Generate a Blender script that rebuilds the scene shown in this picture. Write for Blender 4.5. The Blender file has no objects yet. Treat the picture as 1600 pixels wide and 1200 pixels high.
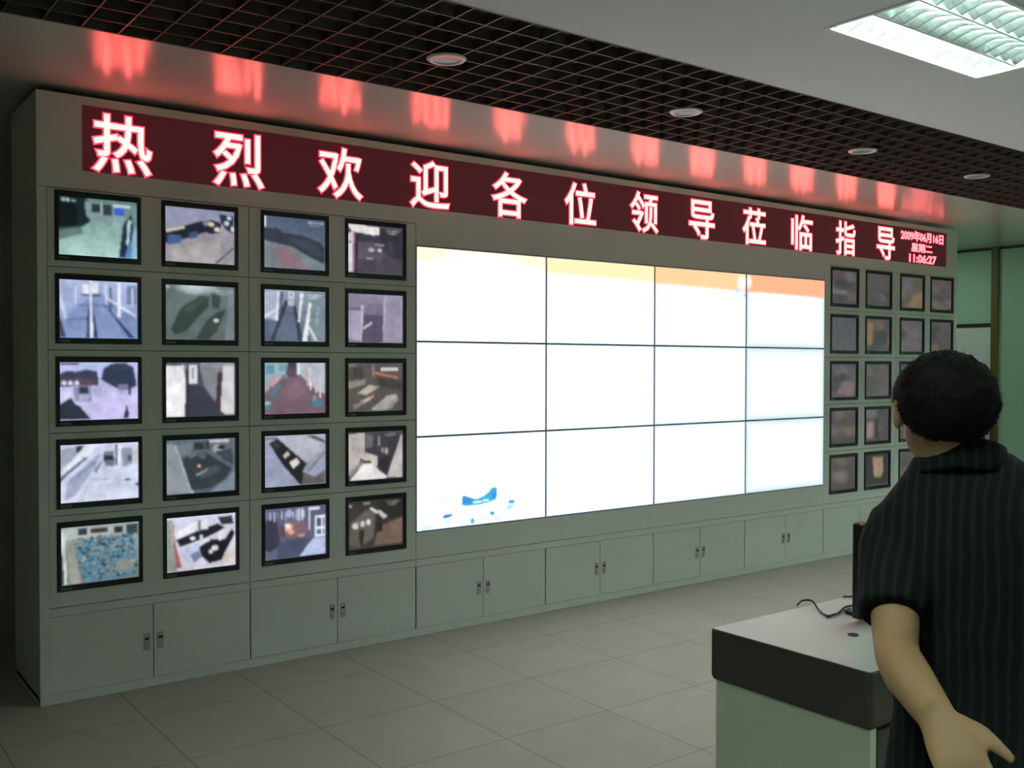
import bpy, bmesh, math, random
import numpy as np
from mathutils import Vector, Matrix

random.seed(7)
np.random.seed(7)
S = bpy.context.scene
COL = S.collection

# ------------------------------------------------------------------ camera, world, exposure
F_PX = 1550.0
CAM = Vector((-1.0188, -5.1415, 1.6485))
YAW, PITCH, ROLL = 0.64144, -0.01975, 0.00179
fw = Vector((math.sin(YAW)*math.cos(PITCH), math.cos(YAW)*math.cos(PITCH), math.sin(PITCH)))
rt0 = Vector((math.cos(YAW), -math.sin(YAW), 0))
up0 = rt0.cross(fw)
rt = math.cos(ROLL)*rt0 + math.sin(ROLL)*up0
up = -math.sin(ROLL)*rt0 + math.cos(ROLL)*up0
cd = bpy.data.cameras.new('camera')
cam = bpy.data.objects.new('camera', cd)
COL.objects.link(cam)
cam.matrix_world = Matrix(((rt.x, up.x, -fw.x, CAM.x), (rt.y, up.y, -fw.y, CAM.y), (rt.z, up.z, -fw.z, CAM.z), (0, 0, 0, 1)))
cd.sensor_fit = 'HORIZONTAL'
cd.sensor_width = 36.0
cd.lens = 36.0*F_PX/1600.0
cd.clip_start = 0.05
S.camera = cam

w = bpy.data.worlds.new('world')
S.world = w
w.use_nodes = True
w.node_tree.nodes['Background'].inputs[0].default_value = (0.3, 0.4, 0.35, 1)
w.node_tree.nodes['Background'].inputs[1].default_value = 0.01

S.view_settings.view_transform = 'Standard'
S.view_settings.look = 'None'
S.view_settings.gamma = 1.0
S.view_settings.use_curve_mapping = False
S.view_settings.exposure = 0.3

TUBE = 74.0          # radiance of the fluorescent tubes
TUBE_COL = (0.82, 1.0, 0.90)


# ------------------------------------------------------------------ helpers
def lin(c):
    if isinstance(c, str):
        c = c.lstrip('#')
        c = [int(c[i:i+2], 16)/255 for i in (0, 2, 4)]
    return tuple((x/12.92 if x <= 0.04045 else ((x+0.055)/1.055)**2.4) for x in c)


def mat(name, col, rough=0.5, metal=0.0, spec=0.5, noise=0.0, nscale=30.0, emit=None, estr=1.0, bump=0.0, coat=0.0):
    m = bpy.data.materials.new(name)
    m.use_nodes = True
    nt = m.node_tree
    b = nt.nodes['Principled BSDF']
    b.inputs['Base Color'].default_value = (*col, 1)
    b.inputs['Roughness'].default_value = rough
    b.inputs['Metallic'].default_value = metal
    b.inputs['Specular IOR Level'].default_value = spec
    if coat:
        b.inputs['Coat Weight'].default_value = coat
    if emit:
        b.inputs['Emission Color'].default_value = (*emit, 1)
        b.inputs['Emission Strength'].default_value = estr
    if noise or bump:
        tc = nt.nodes.new('ShaderNodeTexCoord')
        n = nt.nodes.new('ShaderNodeTexNoise')
        n.inputs['Scale'].default_value = nscale
        n.inputs['Detail'].default_value = 4
        nt.links.new(tc.outputs['Object'], n.inputs['Vector'])
        if noise:
            r = nt.nodes.new('ShaderNodeMapRange')
            r.inputs[3].default_value = 1-noise
            r.inputs[4].default_value = 1+noise
            nt.links.new(n.outputs['Fac'], r.inputs[0])
            mx = nt.nodes.new('ShaderNodeVectorMath')
            mx.operation = 'SCALE'
            mx.inputs[0].default_value = col
            nt.links.new(r.outputs[0], mx.inputs['Scale'])
            nt.links.new(mx.outputs[0], b.inputs['Base Color'])
        if bump:
            bp = nt.nodes.new('ShaderNodeBump')
            bp.inputs['Strength'].default_value = bump
            bp.inputs['Distance'].default_value = 0.002
            nt.links.new(n.outputs['Fac'], bp.inputs['Height'])
            nt.links.new(bp.outputs[0], b.inputs['Normal'])
    return m


class MB:
    """Collects vertices and faces; build() links them as one mesh object."""
    def __init__(s):
        s.v, s.f, s.m = [], [], []

    def add(s, vs, fs, mi=0):
        o = len(s.v)
        s.v += [tuple(x) for x in vs]
        s.f += [tuple(i+o for i in f) for f in fs]
        s.m += [mi]*len(fs)
        return s

    def box(s, x0, x1, y0, y1, z0, z1, mi=0):
        vs = [(x0, y0, z0), (x1, y0, z0), (x1, y1, z0), (x0, y1, z0), (x0, y0, z1), (x1, y0, z1), (x1, y1, z1), (x0, y1, z1)]
        return s.add(vs, [(0, 3, 2, 1), (4, 5, 6, 7), (0, 1, 5, 4), (1, 2, 6, 5), (2, 3, 7, 6), (3, 0, 4, 7)], mi)

    def holed_xz(s, x0, x1, z0, z1, y0, y1, holes, mi=0):
        """Upright plate between y0 and y1 with rectangular openings (hx0, hx1, hz0, hz1)."""
        return s._holed(x0, x1, z0, z1, holes, lambda u, v, t: (u, y0 if t == 0 else y1, v), mi, False)

    def holed_xy(s, x0, x1, y0, y1, z0, z1, holes, mi=0):
        return s._holed(x0, x1, y0, y1, holes, lambda u, v, t: (u, v, z0 if t == 0 else z1), mi, True)

    def _holed(s, a0, a1, b0, b1, holes, P, mi, flip):
        A = sorted({a0, a1} | {h[0] for h in holes} | {h[1] for h in holes})
        B = sorted({b0, b1} | {h[2] for h in holes} | {h[3] for h in holes})
        A = [a for a in A if a0 <= a <= a1]
        B = [b for b in B if b0 <= b <= b1]
        idx = {}
        vs, fs = [], []

        def vi(i, j, t):
            if (i, j, t) not in idx:
                idx[(i, j, t)] = len(vs)
                vs.append(P(A[i], B[j], t))
            return idx[(i, j, t)]

        def solid(i, j):
            if i < 0 or j < 0 or i >= len(A)-1 or j >= len(B)-1:
                return False
            ca, cb = (A[i]+A[i+1])/2, (B[j]+B[j+1])/2
            return not any(h[0] < ca < h[1] and h[2] < cb < h[3] for h in holes)
        for i in range(len(A)-1):
            for j in range(len(B)-1):
                if not solid(i, j):
                    continue
                fs.append((vi(i, j, 0), vi(i+1, j, 0), vi(i+1, j+1, 0), vi(i, j+1, 0)))
                fs.append((vi(i, j+1, 1), vi(i+1, j+1, 1), vi(i+1, j, 1), vi(i, j, 1)))
                if not solid(i-1, j):
                    fs.append((vi(i, j+1, 0), vi(i, j+1, 1), vi(i, j, 1), vi(i, j, 0)))
                if not solid(i+1, j):
                    fs.append((vi(i+1, j, 0), vi(i+1, j, 1), vi(i+1, j+1, 1), vi(i+1, j+1, 0)))
                if not solid(i, j-1):
                    fs.append((vi(i, j, 0), vi(i, j, 1), vi(i+1, j, 1), vi(i+1, j, 0)))
                if not solid(i, j+1):
                    fs.append((vi(i+1, j+1, 0), vi(i+1, j+1, 1), vi(i, j+1, 1), vi(i, j+1, 0)))
        if flip:
            fs = [tuple(reversed(f)) for f in fs]
        return s.add(vs, fs, mi)

    def loft(s, rings, cap=True, mi=0):
        """rings: lists of equal-length point loops."""
        n = len(rings[0])
        vs = [p for r in rings for p in r]
        fs = []
        for k in range(len(rings)-1):
            for i in range(n):
                j = (i+1) % n
                fs.append((k*n+i, k*n+j, (k+1)*n+j, (k+1)*n+i))
        if cap:
            fs.append(tuple(reversed(range(n))))
            fs.append(tuple((len(rings)-1)*n+i for i in range(n)))
        return s.add(vs, fs, mi)

    def tube(s, pts, rad, n=10, mi=0):
        pts = [Vector(p) for p in pts]
        if not isinstance(rad, (list, tuple)):
            rad = [rad]*len(pts)
        ref = None
        rings = []
        for k, p in enumerate(pts):
            t = (pts[min(k+1, len(pts)-1)] - pts[max(k-1, 0)]).normalized()
            if ref is None:
                ref = t.orthogonal().normalized()
            ref = (ref - ref.dot(t)*t).normalized()
            b = t.cross(ref)
            r = rad[k]
            ra, rb = (r if isinstance(r, (list, tuple)) else (r, r))
            rings.append([p + ref*ra*math.cos(2*math.pi*i/n) + b*rb*math.sin(2*math.pi*i/n) for i in range(n)])
        return s.loft(rings, True, mi)

    def lathe(s, prof, c=(0, 0, 0), n=32, mi=0, cap=False):
        rings = [[(c[0]+r*math.cos(2*math.pi*i/n), c[1]+r*math.sin(2*math.pi*i/n), c[2]+z) for i in range(n)] for r, z in prof]
        return s.loft(rings, cap, mi)

    def ball(s, c, r, R=None, nu=20, nv=12, mi=0):
        rx, ry, rz = r if isinstance(r, (list, tuple)) else (r, r, r)
        c = Vector(c)
        rings = []
        for k in range(nv+1):
            a = -math.pi/2 + math.pi*(k+0.02)/(nv+0.04)
            ring = []
            for i in range(nu):
                q = Vector((rx*math.cos(a)*math.cos(2*math.pi*i/nu), ry*math.cos(a)*math.sin(2*math.pi*i/nu), rz*math.sin(a)))
                ring.append(c + (R @ q if R else q))
            rings.append(ring)
        return s.loft(rings, True, mi)

    def mesh(s, name):
        me = bpy.data.meshes.new(name)
        me.from_pydata(s.v, [], s.f)
        me.polygons.foreach_set('material_index', s.m)
        me.update()
        return me

    def build(s, name, mats, parent=None, smooth=False, bevel=0.0, bseg=2):
        return link(s.mesh(name), name, mats, parent, smooth, bevel, bseg)


def link(me, name, mats, parent=None, smooth=False, bevel=0.0, bseg=2):
    o = bpy.data.objects.new(name, me)
    COL.objects.link(o)
    for m in (mats if isinstance(mats, (list, tuple)) else [mats]):
        me.materials.append(m)
    if parent is not None:
        o.parent = parent
    if smooth:
        me.polygons.foreach_set('use_smooth', [True]*len(me.polygons))
    if bevel:
        b = o.modifiers.new('bevel', 'BEVEL')
        b.width = bevel
        b.segments = bseg
        b.limit_method = 'ANGLE'
    return o


def empty(name, loc, label, cat, group=None, rz=0.0):
    o = bpy.data.objects.new(name, None)
    COL.objects.link(o)
    o.empty_display_size = 0.05
    o.location = loc
    o.rotation_euler = (0, 0, rz)
    return tag(o, label, cat, group)


def tag(o, label, cat, group=None):
    o['label'] = label
    o['category'] = cat
    if group:
        o['group'] = group
    return o


def struct(o):
    o['kind'] = 'structure'
    return o


def copy_thing(src, loc, label, group=None):
    r = src.copy()
    COL.objects.link(r)
    r.location = loc
    r['label'] = label
    if group:
        r['group'] = group
    for ch in list(src.children):
        c = ch.copy()
        COL.objects.link(c)
        c.parent = r
        for g in list(ch.children):
            d = g.copy()
            COL.objects.link(d)
            d.parent = c
    return r


# ------------------------------------------------------------------ materials
M = {}
M['cab'] = mat('cabinet_paint', (0.66, 0.69, 0.655), 0.5, spec=0.25, noise=0.03, nscale=4)
M['cab_side'] = mat('cabinet_side_paint', (0.66, 0.68, 0.60), 0.55, spec=0.2, noise=0.08, nscale=60)
M['gap'] = mat('dark_inside', (0.03, 0.03, 0.03), 0.8, spec=0.1)
M['bezel'] = mat('black_bezel', (0.012, 0.014, 0.02), 0.35, spec=0.4)
M['strip'] = mat('grey_label_strip', (0.10, 0.12, 0.12), 0.4)
M['chrome'] = mat('handle_metal', (0.45, 0.47, 0.45), 0.3, metal=0.9)
M['black'] = mat('black_plastic', (0.01, 0.01, 0.012), 0.45)
M['ceil'] = mat('white_ceiling_paint', (0.80, 0.81, 0.82), 0.9, spec=0.1, noise=0.015, nscale=3)
M['soffit'] = mat('glossy_soffit_panel', (0.60, 0.62, 0.57), 0.21, spec=0.6, noise=0.02, nscale=3)
M['grille'] = mat('dark_brown_grille', (0.088, 0.074, 0.064), 0.45, spec=0.3)
M['plenum'] = mat('dark_plenum', (0.30, 0.26, 0.23), 0.9, spec=0.05)
M['wall'] = mat('grey_green_wall', (0.46, 0.70, 0.53), 0.8, spec=0.2, noise=0.03, nscale=2)
M['darkwall'] = mat('grey_wall', (0.42, 0.45, 0.38), 0.9, spec=0.1)
M['led_face'] = mat('led_face', (0.055, 0.020, 0.020), 0.6, spec=0.3, emit=(0.034, 0.004, 0.007), estr=1.0)
M['led_hot'] = mat('led_lit', (0.1, 0.02, 0.02), 0.5, emit=(8.0, 0.92, 0.74), estr=1.0)
M['led_halo'] = mat('led_halo', (0.1, 0.02, 0.02), 0.5, emit=(1.6, 0.07, 0.13), estr=1.0)  # painted red glow: emissive outline wider than the lit strokes
M['led_small'] = mat('led_small', (0.1, 0.02, 0.02), 0.5, emit=(3.4, 0.50, 0.55), estr=1.0)
M['white_metal'] = mat('white_metal', (0.86, 0.88, 0.87), 0.4, spec=0.5)
M['alu'] = mat('mirror_louvre', (0.82, 0.88, 0.88), 0.25, metal=1.0)
M['tube'] = mat('tube_glass', (0.9, 0.9, 0.9), 0.4, emit=TUBE_COL, estr=TUBE)
M['ring'] = mat('pale_metal_ring', (0.62, 0.63, 0.62), 0.35, spec=0.5)
M['lens'] = mat('frosted_lens', (0.32, 0.32, 0.31), 0.3, spec=0.5)
M['desk_white'] = mat('white_laminate', (0.48, 0.51, 0.49), 0.35, spec=0.4, noise=0.02, nscale=5)
M['desk_dark'] = mat('dark_brown_laminate', (0.055, 0.048, 0.043), 0.5, spec=0.3, noise=0.15, nscale=25)
M['desk_body'] = mat('pale_laminate', (0.68, 0.77, 0.61), 0.5, spec=0.3, noise=0.02, nscale=5)
M['post'] = mat('brown_post', (0.14, 0.12, 0.03), 0.5)
M['bar'] = mat('dark_bar', (0.02, 0.025, 0.022), 0.5)
M['doorleaf'] = mat('pale_door', (0.84, 0.90, 0.86), 0.5, spec=0.3, noise=0.02, nscale=3)
M['skin'] = mat('skin', (0.40, 0.25, 0.13), 0.55, spec=0.3, noise=0.06, nscale=25)
M['hair'] = mat('black_hair', (0.006, 0.006, 0.005), 0.75, spec=0.12)
M['trouser'] = mat('dark_trousers', (0.012, 0.012, 0.014), 0.8, spec=0.15, noise=0.1, nscale=80)
M['shoe'] = mat('black_shoe', (0.01, 0.01, 0.01), 0.35)
M['eyew'] = mat('eye_white', (0.7, 0.7, 0.68), 0.2)
M['eyed'] = mat('eye_dark', (0.02, 0.012, 0.008), 0.2)


def screen_mat(name, strength):
    m = bpy.data.materials.new(name)
    m.use_nodes = True
    nt = m.node_tree
    b = nt.nodes['Principled BSDF']
    b.inputs['Base Color'].default_value = (0.02, 0.02, 0.022, 1)
    b.inputs['Roughness'].default_value = 0.4
    b.inputs['Specular IOR Level'].default_value = 0.3
    a = nt.nodes.new('ShaderNodeAttribute')
    a.attribute_name = 'picture'
    nt.links.new(a.outputs['Color'], b.inputs['Emission Color'])
    b.inputs['Emission Strength'].default_value = strength
    return m


M['screen'] = screen_mat('monitor_picture', 1.0)
M['wallscreen'] = screen_mat('video_wall_picture', 1.0)


def tile_mat():
    m = bpy.data.materials.new('floor_tiles')
    m.use_nodes = True
    nt = m.node_tree
    b = nt.nodes['Principled BSDF']
    tc = nt.nodes.new('ShaderNodeTexCoord')
    mp = nt.nodes.new('ShaderNodeMapping')
    mp.inputs['Location'].default_value = (-0.36, 1.05, 0)
    br = nt.nodes.new('ShaderNodeTexBrick')
    br.offset = 0.0
    br.inputs['Color1'].default_value = (0.390, 0.385, 0.33, 1)
    br.inputs['Color2'].default_value = (0.37, 0.365, 0.315, 1)
    br.inputs['Mortar'].default_value = (0.16, 0.15, 0.13, 1)
    br.inputs['Scale'].default_value = 1.0
    br.inputs['Mortar Size'].default_value = 0.0028
    br.inputs['Mortar Smooth'].default_value = 0.3
    br.inputs['Brick Width'].default_value = 0.6
    br.inputs['Row Height'].default_value = 0.6
    n = nt.nodes.new('ShaderNodeTexNoise')
    n.inputs['Scale'].default_value = 6
    mx = nt.nodes.new('ShaderNodeMixRGB')
    mx.blend_type = 'MULTIPLY'
    mx.inputs['Fac'].default_value = 0.18
    nt.links.new(tc.outputs['Object'], mp.inputs['Vector'])
    nt.links.new(mp.outputs[0], br.inputs['Vector'])
    nt.links.new(tc.outputs['Object'], n.inputs['Vector'])
    nt.links.new(br.outputs['Color'], mx.inputs[1])
    nt.links.new(n.outputs['Fac'], mx.inputs[2])
    nt.links.new(mx.outputs[0], b.inputs['Base Color'])
    b.inputs['Roughness'].default_value = 0.55
    b.inputs['Specular IOR Level'].default_value = 0.3
    return m


M['tiles'] = tile_mat()


def shirt_mat():
    m = bpy.data.materials.new('striped_shirt')
    m.use_nodes = True
    nt = m.node_tree
    b = nt.nodes['Principled BSDF']
    b.inputs['Roughness'].default_value = 0.85
    b.inputs['Specular IOR Level'].default_value = 0.15
    tc = nt.nodes.new('ShaderNodeTexCoord')
    dt = nt.nodes.new('ShaderNodeVectorMath')
    dt.operation = 'DOT_PRODUCT'
    dt.inputs[1].default_value = (0.90, -0.44, 0.0)
    n = nt.nodes.new('ShaderNodeTexNoise')
    n.inputs['Scale'].default_value = 9
    ad = nt.nodes.new('ShaderNodeMath')
    ad.operation = 'MULTIPLY_ADD'
    ad.inputs[1].default_value = 0.02
    mu = nt.nodes.new('ShaderNodeMath')
    mu.operation = 'MULTIPLY'
    mu.inputs[1].default_value = 2*math.pi/0.019
    sn = nt.nodes.new('ShaderNodeMath')
    sn.operation = 'SINE'
    rp = nt.nodes.new('ShaderNodeValToRGB')
    rp.color_ramp.elements[0].position = 0.55
    rp.color_ramp.elements[0].color = (0.006, 0.008, 0.0075, 1)
    rp.color_ramp.elements[1].position = 0.95
    rp.color_ramp.elements[1].color = (0.012, 0.018, 0.020, 1)
    nt.links.new(tc.outputs['Object'], dt.inputs[0])
    nt.links.new(tc.outputs['Object'], n.inputs['Vector'])
    nt.links.new(n.outputs['Fac'], ad.inputs[0])
    nt.links.new(dt.outputs['Value'], ad.inputs[2])
    nt.links.new(ad.outputs[0], mu.inputs[0])
    nt.links.new(mu.outputs[0], sn.inputs[0])
    mr = nt.nodes.new('ShaderNodeMapRange')
    mr.inputs[1].default_value = -1
    nt.links.new(sn.outputs[0], mr.inputs[0])
    nt.links.new(mr.outputs[0], rp.inputs[0])
    nt.links.new(rp.outputs[0], b.inputs['Base Color'])
    return m


M['shirt'] = shirt_mat()

# ------------------------------------------------------------------ the setting
X0, X1, Y0, Y1 = -3.6, 10.1, -8.2, 1.5
ZC = 2.985
GY0, GY1 = -2.06, -0.93       # the strip of open grille
TROFFERS = [(2.34, 3.50, -3.30, -2.70), (5.70, 6.86, -3.30, -2.70), (2.34, 3.50, -6.30, -5.70), (-1.50, -0.34, -4.70, -4.10), (8.30, 9.46, -2.72, -2.12), (8.30, 9.46, -4.70, -4.10)]  # first one is in view, the rest are added fill lights

struct(MB().box(X0, X1, Y0, Y1, -0.1, 0).build('floor', M['tiles']))
struct(MB().box(X0, X1, Y1, Y1+0.1, 0, 3.6).build('wall_back', M['darkwall']))
struct(MB().box(X0-0.1, X0, Y0, Y1, 0, 3.6).build('wall_left', M['darkwall']))
struct(MB().box(X0, X1, Y0-0.1, Y0, 0, 3.6).build('wall_front', M['wall']))
struct(MB().box(X1, X1+0.1, Y0, Y1, 0, 3.6).build('wall_right', M['wall']))
c = MB()
c.holed_xy(X0, X1, Y0, GY0, ZC, ZC+0.02, TROFFERS, 0)
c.box(X0, X1, GY1, Y1, ZC, ZC+0.02, 1)
# void above the grille and above the whole ceiling
v_ = MB()
v_.box(X0, X1, Y0, Y1, 3.45, 3.5)
v_.box(X0, X1, GY0-0.02, GY0, ZC+0.02, 3.45)
v_.box(X0, X1, GY1, GY1+0.02, ZC+0.02, 3.45)
struct(v_.build('ceiling_void', M['plenum']))
struct(c.build('ceiling', [M['ceil'], M['soffit']]))

# door opening and posts on the right wall
DX = X1
t = MB().box(DX-0.05, DX, 0.553, 0.625, 0, ZC).build('trim_1', M['post'])
struct(t)
struct(MB().box(DX-0.04, DX, 0.625, Y1, 2.085, 2.125).build('trim_2', M['bar']))
struct(MB().box(DX-0.03, DX, 0.63, Y1, 0.0, 2.085).build('door_1', M['doorleaf']))
struct(MB().box(DX-0.012, DX, Y0, Y1, 2.955, ZC).build('trim_3', M['bar']))

# open-cell grille strip
g = empty('ceiling_grille', (0, (GY0+GY1)/2, ZC), 'dark brown open-cell grille strip let into the white ceiling', 'ceiling grille')
bl = MB()
NC = 8
cell = (GY1-GY0)/NC
yc = (GY0+GY1)/2
for k in range(NC+1):
    y = min(max(GY0+k*cell, GY0+0.008), GY1-0.008)-yc
    bl.box(X0, X1, y-0.0028, y+0.0028, 0.0, 0.045)
x = X0+0.05
while x < X1:
    bl.box(x-0.0028, x+0.0028, GY0-yc, GY1-yc, 0.0005, 0.0445)
    x += cell
bl.build('blades', M['grille'], g)

# ------------------------------------------------------------------ recessed downlights
names = ['leftmost', 'second from the left', 'third from the left', 'rightmost']
d0 = None
for k, dx in enumerate((1.362, 2.867, 4.45, 5.82)):
    lab = f'round unlit downlight in the dark ceiling grille, {names[k]} of the four'
    if d0 is None:
        d0 = empty('downlight', (dx, -1.47, ZC), lab, 'downlight', 'downlights in the grille')
        MB().lathe([(0.058, -0.004), (0.062, -0.009), (0.080, -0.008), (0.088, -0.002), (0.088, 0.0)], n=40).build('trim_ring', M['ring'], d0, True)
        MB().lathe([(0.0005, -0.001), (0.03, -0.0015), (0.059, -0.0045)], n=40).build('lens', M['lens'], d0, True)
    else:
        copy_thing(d0, (dx, -1.47, ZC), lab, 'downlights in the grille')

# ------------------------------------------------------------------ fluorescent troffers
tlab = ['lit fluorescent louvre light in the white ceiling, the one in view at top right',
        'added fluorescent fill light in the white ceiling, outside the frame towards the right',
        'added fluorescent fill light in the ceiling behind the camera, unseen',
        'added fluorescent fill light in the ceiling, unseen, behind the camera at the left',
        'added fluorescent fill light, unseen, near the right-hand wall, beside the grille',
        'added fluorescent fill light, unseen, near the right-hand wall, away from the grille']
LIT = [True]*6


def make_troffer(lab):
    L, W = 1.16, 0.60
    o = empty('fluorescent_light', (0, 0, ZC), lab, 'ceiling light', 'fluorescent ceiling lights')
    h = MB()
    h.holed_xy(-L/2, L/2, -W/2, W/2, -0.004, 0.0, [(-L/2+0.018, L/2-0.018, -W/2+0.018, W/2-0.018)])
    h.box(-L/2, L/2, -W/2, W/2, 0.11, 0.115)
    h.box(-L/2, -L/2+0.004, -W/2, W/2, 0, 0.11)
    h.box(L/2-0.004, L/2, -W/2, W/2, 0, 0.11)
    h.box(-L/2, L/2, -W/2, -W/2+0.004, 0, 0.11)
    h.box(-L/2, L/2, W/2-0.004, W/2, 0, 0.11)
    h.build('housing', M['white_metal'], o)
    for k in range(3):
        y = (k-1)*0.19
        t = MB()
        t.tube([(-L/2+0.05, y, 0.075), (L/2-0.05, y, 0.075)], 0.014, 14)
        t.build('tube', M['tube'], o, True)
    lv = MB()
    for k in range(13):                      # cross blades, V-shaped with curved lower edge
        x = -L/2+0.05+k*(L-0.10)/12
        for y0 in (-0.285, -0.095, 0.095):
            ys = [y0+0.19*i/6 for i in range(7)]
            top = [(x, y, 0.052) for y in ys]
            bot = [(x, y, 0.004+0.022*math.sin(math.pi*i/6)) for i, y in enumerate(ys)]
            vs = [(p[0]-0.004, p[1], p[2]) for p in bot]+[(p[0]+0.004, p[1], p[2]) for p in bot]
            vs += [(p[0]-0.010, p[1], p[2]) for p in top]+[(p[0]+0.010, p[1], p[2]) for p in top]
            fs = []
            for i in range(6):
                fs += [(i, i+1, 8+i, 7+i), (14+i, 21+i, 22+i, 15+i), (i, 14+i, 15+i, i+1), (7+i, 8+i, 22+i, 21+i)]
            lv.add(vs, fs)
    for y in (-0.095, 0.095):
        lv.add([(-L/2+0.02, y-0.004, 0.003), (L/2-0.02, y-0.004, 0.003), (L/2-0.02, y+0.004, 0.003), (-L/2+0.02, y+0.004, 0.003),
                (-L/2+0.02, y-0.02, 0.055), (L/2-0.02, y-0.02, 0.055), (L/2-0.02, y+0.02, 0.055), (-L/2+0.02, y+0.02, 0.055)],
               [(0, 3, 2, 1), (4, 5, 6, 7), (0, 1, 5, 4), (1, 2, 6, 5), (2, 3, 7, 6), (3, 0, 4, 7)])
    lv.build('louvre', M['alu'], o)
    return o


tr0 = None
for k, (a, b, c_, d) in enumerate(TROFFERS):
    if not LIT[k]:
        continue
    loc = ((a+b)/2, (c_+d)/2, ZC)
    if tr0 is None:
        tr0 = make_troffer(tlab[k])
        tr0.location = loc
    else:
        copy_thing(tr0, loc, tlab[k])
for k, (a, b, c_, d) in enumerate(TROFFERS):
    if not LIT[k]:                          # blanking panel over the unused opening
        o = MB().box(a, b, c_, d, ZC, ZC+0.02).build('ceiling_panel', M['ceil'])
        struct(o)

# added lamp, unseen behind the cabinets, to brighten the right wall and door
pl_ = empty('added_fill_lamp', (9.05, 1.05, ZC), 'added round fill lamp, unseen in the passage behind the cabinet wall', 'ceiling lamp')
MB().lathe([(0.001, 0.0), (0.17, 0.0), (0.175, -0.012), (0.17, -0.018), (0.16, -0.018), (0.16, -0.010), (0.001, -0.010)], n=32).build('rim', M['white_metal'], pl_, True)
M['diffuser'] = mat('fill_lamp_diffuser', (0.8, 0.8, 0.8), 0.4, emit=TUBE_COL, estr=17.0)
MB().lathe([(0.001, -0.034), (0.08, -0.032), (0.13, -0.026), (0.159, -0.014)], n=32).build('diffuser', M['diffuser'], pl_, True)

# ------------------------------------------------------------------ screen pictures
def rgb(c):
    return np.array(lin(c))


class Pic:
    def __init__(s, nx, ny, top, bottom=None):
        s.nx, s.ny = nx, ny
        u, v = np.meshgrid(np.linspace(0, 1, nx+1), np.linspace(0, 1, ny+1))
        s.u, s.v = u, v
        a, b = rgb(top), rgb(bottom or top)
        s.c = a[None, None, :]*(1-v[..., None])+b[None, None, :]*v[..., None]

    def p(s, col, *pts, a=1.0):
        u, v = s.u, s.v
        ins = np.zeros(u.shape, bool)
        n = len(pts)//2
        q = [(pts[2*i], pts[2*i+1]) for i in range(n)]
        for i in range(n):
            (x0, y0), (x1, y1) = q[i], q[(i+1) % n]
            if y0 == y1:
                continue
            cond = ((y0 > v) != (y1 > v)) & (u < (x1-x0)*(v-y0)/(y1-y0)+x0)
            ins ^= cond
        s.c[ins] = s.c[ins]*(1-a)+rgb(col)*a
        return s

    def e(s, col, x, y, rx, ry, a=1.0, soft=False):
        d = ((s.u-x)/rx)**2+((s.v-y)/ry)**2
        k = (np.clip(1-d, 0, 1) if soft else (d < 1).astype(float))*a
        s.c = s.c*(1-k[..., None])+rgb(col)*k[..., None]
        return s

    def r(s, col, u0, v0, u1, v1, a=1.0):
        return s.p(col, u0, v0, u1, v0, u1, v1, u0, v1, a=a)

    def stamp(s, u=0.70, v=0.08, col='#d6dbe6'):
        for row in range(2):
            for k in range(9-3*row):
                s.r(col, u+0.028*k+row*0.03, v+row*0.055, u+0.028*k+0.017+row*0.03, v+0.03+row*0.055, a=0.8)
        return s

    def done(s, noise=0.035, blur=3):
        for _ in range(blur):
            q = np.pad(s.c, ((1, 1), (1, 1), (0, 0)), 'edge')
            s.c = (4*s.c+q[:-2, 1:-1]+q[2:, 1:-1]+q[1:-1, :-2]+q[1:-1, 2:])/8
        if noise:
            g = np.ones(s.u.shape)
            for gx, gy, am in ((7, 5, .08), (16, 12, .07), (36, 27, .035)):     # blotchy detail of a compressed camera picture
                z = np.random.randn(gy+2, gx+2)
                x, y = s.u*gx, s.v*gy
                i, j = x.astype(int), y.astype(int)
                fx, fy = x-i, y-j
                g += am*((z[j, i]*(1-fx)+z[j, i+1]*fx)*(1-fy)+(z[j+1, i]*(1-fx)+z[j+1, i+1]*fx)*fy)
            s.c = np.clip(s.c*np.clip(g, .3, 1.6)[..., None]*(1+noise*np.random.randn(*s.u.shape)[..., None]), 0, None)
        return s


def screen_mesh(pic, w_, h_, name='screen', gain=1.0):
    """Flat picture face in the xz plane, facing -y, centred on the origin."""
    nx, ny = pic.nx, pic.ny
    co = np.stack([(pic.u-0.5)*w_, np.zeros_like(pic.u), (0.5-pic.v)*h_], -1).reshape(-1, 3)
    fs = []
    for j in range(ny):
        for i in range(nx):
            a = j*(nx+1)+i
            fs.append((a, a+nx+1, a+nx+2, a+1))
    me = bpy.data.meshes.new(name)
    me.from_pydata(co.tolist(), [], fs)
    at = me.color_attributes.new('picture', 'FLOAT_COLOR', 'POINT')
    cc = np.ones((co.shape[0], 4), np.float32)
    cc[:, :3] = pic.c.reshape(-1, 3)*gain
    at.data.foreach_set('color', cc.ravel())
    me.update()
    return me


def P(top, bottom=None):
    return Pic(76, 58, top, bottom)


pics = {}
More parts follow.
